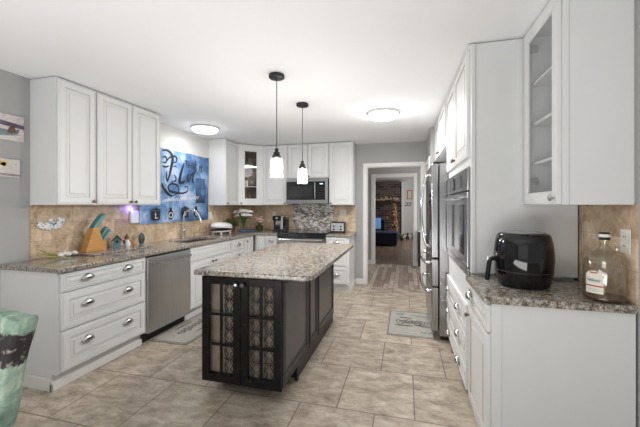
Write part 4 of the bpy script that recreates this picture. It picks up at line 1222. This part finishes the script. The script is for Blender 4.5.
for pts, r in [
    ([(161.6, 150.1), (167.9, 150.5), (172.1, 154.7), (173.2, 160.0), (171.9, 167.4), (170.2, 175.8), (167.7, 181.3)], 0.013),
    ([(166.8, 161.1), (170.0, 157.7), (174.8, 156.0), (177.8, 158.1), (176.9, 161.9), (173.6, 162.3)], 0.008),
    ([(161.8, 161.9), (165.2, 162.3), (166.8, 159.4), (164.7, 156.4), (162.2, 157.7)], 0.008),
    ([(161.8, 165.7), (165.6, 166.9), (169.4, 165.7)], 0.007),
    ([(166.8, 171.6), (166.4, 177.9), (167.7, 181.7)], 0.007),
    ([(173.6, 166.9), (176.5, 166.1), (177.4, 167.8)], 0.005),
    ([(174.4, 174.7), (176.5, 177.1), (176.1, 180.8), (172.7, 182.1)], 0.007),
    ([(184.1, 163.2), (182.0, 171.6), (180.3, 181.3), (182.8, 182.5), (184.9, 180.4)], 0.013),
    ([(188.3, 173.7), (187.1, 180.0), (188.7, 182.5)], 0.010),
    ([(190.0, 181.3), (191.3, 175.4), (193.4, 174.5), (192.9, 181.3), (194.6, 182.1)], 0.009),
    ([(192.1, 173.3), (195.1, 171.6), (194.6, 174.9)], 0.005),
    ([(161.8, 183.2), (163.9, 188.8), (168.1, 193.5), (173.6, 196.0)], 0.011),
    ([(173.6, 196.0), (179.1, 191.8), (178.2, 185.5), (172.7, 183.8), (168.9, 186.7), (171.1, 190.9), (177.4, 192.6), (183.3, 193.1), (187.5, 190.5), (187.1, 186.7), (183.7, 187.2)], 0.008),
]:
    p, rad = stroke([uvp(*q) for q in pts], r); m.tube(p, rad, 6, flat=(0, .12))
m.build('script_print', 'ink', t)
LM = lambda y, z, sc=1.0: Matrix.Translation((TX + .018, y, z)) @ Matrix(((0, 0, 1, 0), (1, 0, 0, 0), (0, 1, 0, 0), (0, 0, 0, 1)))
yy, zz = uvp(191, 169.5)
text_obj('small_caption_print', 'THIS IS', .14, 'ink', LM(yy + .05, zz) @ Matrix.Rotation(-.12, 4, 'Z'), t)
m = MB()
# white script line above the pots
u_ = 163.0; pts = []
for i in range(60): pts.append((u_ + i * .62, 200.6 - .055 * i + 1.5 * math.sin(i * 1.9) * (1 if i % 9 else 1.6)))
p, rad = stroke([uvp(*q) for q in pts], .0045, 3); m.tube(p, .0035, 5, flat=(0, .3))
m.build('white_script_print', 'whiteink', t)
# soft darker square patch in the print at the right
y_a, z_a = uvp(196.5, 178); y_b, z_b = uvp(205, 203)
m = MB(); vs2 = []; n_ = 8
for i in range(n_ + 1):
    y = y_a + (y_b - y_a) * i / n_
    for z in (z_b, z_a): vs2.append((TXf(y, z) + .0012, y, z))
m.add(vs2, [(2 * i, 2 * i + 2, 2 * i + 3, 2 * i + 1) for i in range(n_)], 0, True)
o = m.build('pocket_print', multi('navy_print', [(.35, (.03, .06, .15)), (.65, (.08, .15, .30))], 5, .85), t); o_ = o.modifiers.new('solid', 'SOLIDIFY'); o_.thickness = .001
# pots
for i, (uu, vv, ch) in enumerate(((156, 214.5, 'L'), (171, 214, 'O'), (185, 212.5, 'V'), (196.5, 212, 'E'))):
    yc, zc = uvp(uu, vv)
    P = MB(); xx = TXf(yc, zc) + .010
    if i in (0, 2):
        prof = [(-.075, .045), (.075, .045), (.066, -.055), (.040, -.075), (-.040, -.075), (-.066, -.055)]
        P.prism([(yc + a, zc + b_) for a, b_ in prof], xx - .0015, xx, axis='x')
        P.prism([(yc + a, zc + b_) for a, b_ in [(-.085, .052), (.085, .052), (.06, .070), (.015, .078), (.01, .092), (-.01, .092), (-.015, .078), (-.06, .070)]], xx - .0015, xx, axis='x')
    else:
        prof = [(.055 * math.sin(a), -.012 - .062 * math.cos(a)) for a in [PI * 2 * k_ / 22 for k_ in range(22)]]
        P.prism([(yc + a, zc + b_) for a, b_ in prof], xx - .0015, xx, axis='x')
        P.prism([(yc + a, zc + b_) for a, b_ in [(-.022, .03), (.022, .03), (.018, .06), (.026, .085), (-.026, .085), (-.018, .06)]], xx - .0015, xx, axis='x')
    po = P.build('pot_print', 'ink', t)
    text_obj('letter_' + ch.lower(), ch, .105, 'whiteink', Matrix.Translation((xx + .002, yc, zc - .050)) @ Matrix(((0, 0, 1, 0), (1, 0, 0, 0), (0, 1, 0, 0), (0, 0, 0, 1))), po)

# canvases on the dining side of the left wall
for nm, mt, y1, z0, z1, lab in (('upper', 'art_boat', 1.945, 1.892, 2.095, 'upper canvas print of a beached boat on the grey wall'), ('lower', 'art_tree', 1.917, 1.600, 1.742, 'lower canvas print of a golden tree on the grey wall')):
    t = thing('canvas_print', lab, 'picture', (X_L + .001, y1, z0), 0)
    MB().box(0, .018, -.34, 0, 0, z1 - z0).build('canvas', 'petal', t, bevel=.002)
    MB().box(.0182, .019, -.339, -.001, .001, z1 - z0 - .001).build('printed_face', mt, t)
    hh = z1 - z0
    if nm == 'upper':
        MB().prism([(-.339, .62 * hh), (-.001, .50 * hh), (-.001, .66 * hh), (-.339, .82 * hh)], .0192, .0196, axis='x').build('violet_band', plain('violet_print', (.10, .08, .13), .6, var=.3, scale=20), t)
        MB().prism([(-.30, .22 * hh), (-.16, .14 * hh), (-.05, .24 * hh), (-.03, .48 * hh), (-.10, .40 * hh), (-.22, .42 * hh)], .0198, .0202, axis='x').build('boat_print', plain('boat_print', (.16, .20, .20), .6, var=.4, scale=20), t)
        MB().prism([(-.12, .30 * hh), (-.06, .30 * hh), (-.065, .60 * hh), (-.10, .55 * hh)], .0204, .0207, axis='x').build('cabin_print', 'brown', t)
    else:
        mm = MB(); R9 = random.Random(9)
        for q_ in range(26): mm.cyl((.0198, -.17 + R9.gauss(0, .055), hh * (.66 + R9.gauss(0, .10))), .014, 0, .0006, 9, axis='x')
        mm.build('crown_print', plain('gold_leaf_print', (.75, .50, .16), .6, var=.35, scale=40), t)
        MB().prism([(-.18, .12 * hh), (-.15, .12 * hh), (-.16, .6 * hh), (-.175, .6 * hh)], .0192, .0196, axis='x').build('trunk_print', 'darkbrown', t)
        MB().prism([(-.339, .10 * hh), (-.001, .05 * hh), (-.001, .16 * hh), (-.339, .24 * hh)], .0192, .0195, axis='x').build('ground_print', plain('mauve_print', (.26, .20, .22), .6, var=.4, scale=30), t)

# ================================================================ RIGHT COUNTER OBJECTS
t = thing('air_fryer', 'glossy black egg-shaped air fryer with a basket handle on the right counter', 'air fryer', (.655, 2.085, CZ))
ho = .307
MB().lathe([(.112, 0), (.124, .004), (.136, .03), (.146, .09), (.1505, .15), (.149, .20), (.143, .25), (.134, .285), (.124, .298), (.112, .302)], (0, 0, 0), 56).build('body', 'gloss', t)
MB().lathe([(.111, .3022), (.112, .3045), (.104, .3075), (.001, .308)], (0, 0, 0), 48).build('lid_plate', plain('satin_grey_lid', (.33, .34, .35), .25, .3), t)
MB().lathe([(.1465, .088), (.1475, .090), (.1475, .092), (.1465, .094)], (0, 0, 0), 56, cap=False).build('basket_seam', 'mblack', t)
hd = Vector((-.985, -.17, 0)).normalized()
hp = lambda r, z: tuple(hd * r + Vector((0, 0, z)))
MB().tube(bez([hp(.143, .150), hp(.158, .152), hp(.178, .150), hp(.187, .125), hp(.193, .08), hp(.199, .028)], 5), .0125, 10, flat=None).build('handle', 'gloss', t)
MB().tube([hp(.1995, .026), hp(.2005, .02)], .0135, 10).build('handle_cap', 'silverprint', t)
MB().tube([hp(.176, .164), hp(.190, .160), hp(.196, .142)], [.006, .008, .006], 8).build('handle_trim', 'chrome', t)
MB().ball(hp(.1475, .175), .008, 10, sc=(.5, 1.8, .6)).build('indicator', 'chrome', t)

t = thing('glass_jug', 'large clear glass liquor jug with cream label on the right counter by the tile', 'jug', (.936, 1.864, CZ))
t.scale = (1, .96, 1.07)
R0 = .085
MB().lathe([(.070, 0), (.080, .004), (R0, .018), (R0, .155), (.084, .180), (.066, .205), (.040, .222), (.026, .232), (.020, .245), (.0195, .285), (.0165, .285), (.017, .245), (.022, .230), (.037, .218), (.062, .20), (.079, .176), (.0815, .155), (.0815, .02), (.076, .008), (.001, .008)], (0, 0, 0), 44, cap=False).build('glass_body', 'bottle', t)
MB().lathe([(.075, .0095), (.0805, .014), (.0805, .020), (.001, .021)], (0, 0, 0), 44).build('liquor', 'amber', t)
MB().lathe([(.022, .272), (.022, .300), (.019, .306), (.001, .307)], (0, 0, 0), 22).build('cap', 'mblack', t)
MB().lathe([(.0225, .285), (.0225, .298)], (0, 0, 0), 22, cap=False).build('cap_band', 'paper', t)
hd2 = Vector((.45, -.89, 0)).normalized(); q = lambda r, z: tuple(hd2 * r + Vector((0, 0, z)))
MB().tube(bez([q(.019, .262), q(.042, .270), q(.056, .250), q(.052, .222), q(.040, .219)], 5), .006, 8).build('handle', 'bottle', t)
# curved label: facing towards -X -Y
a0 = math.radians(180 + 12); a1 = math.radians(180 + 62)
def arcm(m_, r, aa, ab, z0, z1, n=16):
    vs2 = []
    for i in range(n + 1):
        a_ = aa + (ab - aa) * i / n
        for rr3 in (r, r + .0006):
            for zz_ in (z0(i / n) if callable(z0) else z0, z1(i / n) if callable(z1) else z1): vs2.append((rr3 * math.cos(a_), rr3 * math.sin(a_), zz_))
    fs2 = []
    for i in range(n):
        b0 = i * 4; fs2 += [(b0 + 2, b0 + 6, b0 + 7, b0 + 3), (b0, b0 + 1, b0 + 5, b0 + 4), (b0 + 1, b0 + 3, b0 + 7, b0 + 5), (b0, b0 + 4, b0 + 6, b0 + 2)]
    fs2 += [(0, 2, 3, 1), (4 * n, 4 * n + 1, 4 * n + 3, 4 * n + 2)]
    m_.add(vs2, fs2, 0, True)
m = MB(); arcm(m, R0 + .0004, a0, a1, .038, lambda s_: .118 + .020 * math.sin(PI * min(1, s_ * 1.0)) ** .7); lb = m.build('label', 'paper', t)
m = MB(); arcm(m, R0 + .0012, a0, a1, .068, .073); arcm(m, R0 + .0012, a0 + .25, a1 - .25, .127, .132); m.build('label_stripe', 'red', lb)
pts = []
for i in range(40):
    s_ = i / 39; a_ = a0 + .12 + (a1 - a0 - .24) * s_; zz_ = .095 + .006 * math.sin(i * 1.35) * (1.7 if i in (0, 1, 2, 14, 15) else 1)
    pts.append(((R0 + .0016) * math.cos(a_), (R0 + .0016) * math.sin(a_), zz_))
MB().tube(pts, .0010, 5).build('label_script', 'tealp', lb)
m = MB()
for zz_ in (.055, .048): arcm(m, R0 + .0012, a0 + .15, a1 - .15, zz_, zz_ + .0022)
m.build('label_small_print', 'silverprint', lb)

# ================================================================ FLOOR MATS


def script_on(m_, x0, y0, ux, uy, length, amp, seed, r=.006, turns=None):
    R3 = random.Random(seed); pts_ = []; n = 46
    nx, ny_ = -uy, ux
    for i in range(n):
        ph_ = i * 1.15; s_ = i / (n - 1) * length + amp * .55 * math.cos(ph_ * 1.0); a_ = amp * math.sin(ph_) * (.55 + (.75 if (i // 5) % 3 == seed % 3 else 0) * R3.random())
        pts_.append((x0 + ux * s_ + nx * a_, y0 + uy * s_ + ny_ * a_, 0))
    p = [(q.x, q.y, .0098) for q in bez(pts_, 3)]
    m_.tube(p, r * .6, 5, flat=(2, .12))


def mat(label, cx_, cy_, w_, l_, rz, seed, grp):
    t_ = thing('kitchen_mat', label, 'mat', (cx_, cy_, .001), rz)
    MB().prism(rounded(-w_ / 2, w_ / 2, -l_ / 2, l_ / 2, (.02,) * 4, 4), 0, .008).build('pad', 'matgrey', t_, bevel=.003)
    m_ = MB(); a, b_ = w_ / 2 - .012, l_ / 2 - .012
    for bb in ((-a, a, -b_, -b_ + .008), (-a, a, b_ - .008, b_), (-a, -a + .008, -b_, b_), (a - .008, a, -b_, b_)): m_.box(bb[0], bb[1], bb[2], bb[3], .0082, .0092)
    m_.build('border', 'matline', t_)
    return t_


t = mat('grey kitchen mat with black script and teal print in front of the dishwasher', -2.29, 3.17, .44, .90, 0, 3, None)
m = MB()
script_on(m, -.03, -.24, 0, 1, .48, .055, 5, .011); script_on(m, .10, -.14, 0, 1, .30, .022, 8, .006); script_on(m, -.14, -.16, 0, 1, .26, .020, 9, .006)
m.build('script_print', 'matline', t)
m = MB(); m.box(-.10, -.02, .29, .40, .0082, .0092); m.build('teal_print', 'matteal', t, bevel=.002)
t = mat('grey kitchen mat with dark script and teal sprigs in front of the refrigerator', .055, 3.885, .50, .80, 0, 4, None)
m = MB()
script_on(m, -.13, .02, 1, 0, .30, .075, 15, .010); script_on(m, -.16, -.10, 1, 0, .18, .020, 18, .007); script_on(m, -.12, .16, 1, 0, .14, .018, 19, .006); script_on(m, .06, -.06, 1, -.3, .14, .03, 29, .007)
m.build('script_print', 'matline', t)
for (sx_, sy_, l_) in ((-.17, .28, .10), (.02, .24, .20), (.10, -.28, .12)):
    m = MB()
    for k_ in range(5): m.tube([(sx_ + l_ * k_ / 5, sy_, .0096), (sx_ + l_ * (k_ + 1) / 5, sy_ + .02 * (-1) ** k_, .0096)], [.004, .013], 5, flat=(2, .1))
    m.build('teal_sprig', 'matteal', t)

# ================================================================ CHAIR
t = thing('dining_chair', 'dining chair in a green printed slipcover with a black band at the lower left', 'chair', (-1.855, .79, 0), math.radians(175))
def soft(x0, x1, y0, y1, z0, z1, lean=0, tap=0, nx=10, ny_=4, nz_=12, amp=.006, seed=0, crown=0):
    """closed soft block with a little wrinkle"""
    vs2 = []; idx = {}; fs2 = []
    def P(i, j, k_):
        key = (i, j, k_)
        if key not in idx:
            fx, fy, fz = i / nx, j / ny_, k_ / nz_
            x = x0 + (x1 - x0) * fx; y = y0 + (y1 - y0) * fy; z = z0 + (z1 - z0) * fz
            xm = (x0 + x1) / 2; x = xm + (x - xm) * (1 + tap * (fz - .5))
            y += lean * fz
            z += crown * math.sin(PI * fx) * fz
            n_ = noise.noise_vector(Vector((x * 9 + seed, y * 9, z * 5))) * amp
            idx[key] = len(vs2); vs2.append((x + n_.x, y + n_.y, z + n_.z * (1 if z > .02 else 0)))
        return idx[key]
    for i in range(nx):
        for j in range(ny_):
            fs2.append((P(i, j, nz_), P(i + 1, j, nz_), P(i + 1, j + 1, nz_), P(i, j + 1, nz_))); fs2.append((P(i, j, 0), P(i, j + 1, 0), P(i + 1, j + 1, 0), P(i + 1, j, 0)))
    for i in range(nx):
        for k_ in range(nz_):
            fs2.append((P(i, 0, k_), P(i + 1, 0, k_), P(i + 1, 0, k_ + 1), P(i, 0, k_ + 1))); fs2.append((P(i, ny_, k_), P(i, ny_, k_ + 1), P(i + 1, ny_, k_ + 1), P(i + 1, ny_, k_)))
    for j in range(ny_):
        for k_ in range(nz_):
            fs2.append((P(0, j, k_), P(0, j, k_ + 1), P(0, j + 1, k_ + 1), P(0, j + 1, k_))); fs2.append((P(nx, j, k_), P(nx, j + 1, k_), P(nx, j + 1, k_ + 1), P(nx, j, k_ + 1)))
    m_ = MB(); m_.add(vs2, fs2, 0, True); return m_
soft(-.225, .225, -.235, -.155, .40, .89, lean=-.07, tap=.28, amp=.020, crown=.004).build('backrest', 'slip', t, subd=1)
soft(-.205, .205, -.150, .235, .36, .47, amp=.01, seed=4, nz_=4, ny_=8).build('seat', 'slip', t, subd=1)
soft(-.205, .205, -.225, .235, .14, .358, amp=.014, seed=8, nz_=6, ny_=8, tap=-.05).build('skirt', 'slip', t, subd=1)
for sx_ in (-1, 1):
    for sy_ in (-1, 1):
        MB().box(sx_ * .165 - .02, sx_ * .165 + .02, sy_ * .18 - .02, sy_ * .18 + .02, 0, .139).build('leg', 'darkbrown', t, bevel=.003)

# ================================================================ HALL + LIVING ROOM BEYOND
t = thing('hall_cabinet', 'slim black cabinet with a white top standing by the inner doorway', 'cabinet', (.31, 7.49, 0))
MB().box(-.03, .22, -.09, .085, .03, .79).build('body', 'mblack', t, bevel=.003)
MB().box(-.035, .225, -.095, .09, .791, .81).build('top', 'trim', t, bevel=.002)
MB().box(-.02, .21, -.08, .08, 0, .029).build('base', 'trim', t)
# fireplace
t = thing('stone_fireplace', 'dark stone fireplace wall seen through the doorway', 'fireplace', (-1.4, 14.0, 0))
m = MB(); m.box(-1.7, 1.24, -.15, .14, .75, 2.36); m.box(-1.7, -.55, -.15, .14, 0, .75); m.box(.55, 1.24, -.15, .14, 0, .75); m.build('stonework', 'stone', t)
MB().box(-.549, .549, -.05, .139, 0, .749).build('firebox', 'mblack', t)
MB().box(-1.3, 1.22, -.36, -.151, 1.44, 1.53).build('mantel', 'darkbrown', t, bevel=.01)
MB().box(-1.6, 1.24, -.55, -.152, .0, .22).build('hearth', 'stone', t, bevel=.01)
o = MB().box(-.05, .05, -.20, .14, 0, 2.36).build('pilaster', 'trim', bevel=.004); o.location = (-.095, 14.0, 0); tag(o, 'white vertical post between the stone fireplace and the grey wall', 'post')
# garland on the mantel
t = thing('mantel_garland', 'leafy garland with pale blooms draped along the fireplace mantel', 'garland', (-1.2, 13.74, 1.54))
m = MB(); R_ = random.Random(2)
for i in range(170):
    x = R_.uniform(-.75, 1.0); z = .06 + .05 * math.sin(x * 6) + R_.uniform(-.05, .12)
    m.ball((x, R_.uniform(-.07, .07), max(.04, z)), R_.uniform(.02, .05), 7)
m.build('greenery', 'floral', t)
pb = plain('pale_bloom', (.55, .42, .34), .7, var=.2, scale=30)
for i in range(22):
    x = R_.uniform(-.6, .95); MB().ball((x, -.10, .06 + .10 * R_.random()), R_.uniform(.03, .055), 8).build('bloom', pb, t)
# vertical garland / decorated post at right of hearth
t = thing('decorated_tree', 'slim decorated tree with red and gold ornaments right of the hearth', 'tree', (-.42, 13.20, 0))
m = MB(); R_ = random.Random(4)
for i in range(150):
    z = R_.uniform(.2, 1.42); r = .17 * (1 - z / 1.9); a_ = R_.uniform(0, 2 * PI); m.ball((r * math.cos(a_), r * math.sin(a_), z), .035, 6)
m.ball((0, 0, .8), .06, 10, sc=(1, 1, 9)); m.build('branches', 'floral', t); MB().cyl((0, 0, 0), .025, 0, 1.3, 10).build('trunk', 'brown', t)
for i in range(16):
    z = .3 + i * .07; a_ = -PI / 2 + R_.uniform(-.9, .9); MB().ball((.19 * (1 - z / 2.2) * math.cos(a_), .19 * (1 - z / 2.2) * math.sin(a_) - .02, z), .03, 8).build('ornament', 'red' if i % 2 else 'orange', t)
# candles on hearth
for i, (x, h) in enumerate(((-1.30, .62), (-1.08, .50), (-.72, .58))):
    t = thing('candle_stand', ('tall', 'short', 'middle')[i] + ' iron candle stand on the hearth before the fireplace', 'candle holder', (x, 13.62, .2205))
    MB().lathe([(.06, 0), (.05, .01), (.012, .03), (.01, h - .05), (.04, h)], (0, 0, 0), 12).build('stand', 'mblack', t)
    MB().cyl((0, 0, 0), .028, h + .001, h + .12, 12).build('candle', 'orange' if i else 'cream', t)
# ottoman / sofa
t = thing('storage_ottoman', 'navy fabric ottoman with a lighter blue top in the room beyond', 'ottoman', (-.66, 11.35, 0))
MB().box(-.46, .40, -.30, .34, .05, .42).build('base', 'navy', t, bevel=.02)
MB().box(-.48, .42, -.32, .36, .421, .47).build('cushion_top', 'navytop', t, bevel=.02, seg=3)
for sx_ in (-.40, .34):
    for sy_ in (-.24, .28): MB().cyl((sx_, sy_, 0), .025, 0, .05, 10).build('leg', 'darkbrown', t)
# glowing blue tank on the hearth at left
t = thing('lit_aquarium', 'small blue-lit tank glowing at the left of the far fireplace', 'aquarium', (-1.06, 12.4, 0))
MB().box(-.17, .17, -.14, .14, 0, .50).build('stand', 'darkbrown', t, bevel=.005)
MB().box(-.16, .16, -.13, .13, .501, .91).build('tank', 'litblue', t, bevel=.005)
MB().box(-.165, .165, -.135, .135, .911, .94).build('lid', 'mblack', t)
# picture and script on the far grey wall
t = thing('wall_picture', 'small red framed picture on the far grey wall', 'picture', (.19, 14.149, 1.83))
MB().box(-.10, .10, -.02, 0, -.19, .19).build('frame', 'red', t, bevel=.004); MB().box(-.075, .075, -.023, -.0205, -.16, .16).build('print', 'art_tree', t)
t = thing('wall_hooks', 'dark curled metal wall hooks below the small red picture', 'wall hook', (.13, 14.149, 1.42))
m = MB()
for k_ in (-.09, .05):
    m.tube(bez([(k_, -.012, .07), (k_ + .05, -.012, .05), (k_ + .06, -.012, 0), (k_ + .01, -.04, -.06), (k_ - .04, -.04, -.03)], 5), .010, 6)
m.box(-.14, .14, -.012, -.001, .06, .075)
m.build('hooks', 'mblack', t)
for i, (x, y, s) in enumerate(((.10, 13.8, 1.0), (.32, 13.75, 1.1), (-.12, 13.0, 1.1))):
    t = thing('potted_plant', ('small leafy plant in pot left at the foot of the far grey wall', 'larger leafy plant in pot right at the foot of the far grey wall', 'leafy plant in a pot before the far hearth corner')[i], 'potted plant', (x, y, 0))
    MB().lathe([(.05 * s, 0), (.07 * s, .10 * s), (.06 * s, .105 * s)], (0, 0, 0), 14).build('pot', 'darkbrown', t)
    m = MB(); R_ = random.Random(i)
    for k_ in range(26):
        a_ = R_.uniform(0, 6.28); r = R_.uniform(.05, .12) * s; m.tube([(0, 0, .1 * s), (r * .6 * math.cos(a_), r * .6 * math.sin(a_), .2 * s), (r * math.cos(a_), r * math.sin(a_), R_.uniform(.14, .27) * s)], [.004, .016, .003], 5, flat=(2, .4))
    m.build('foliage', 'green', t)
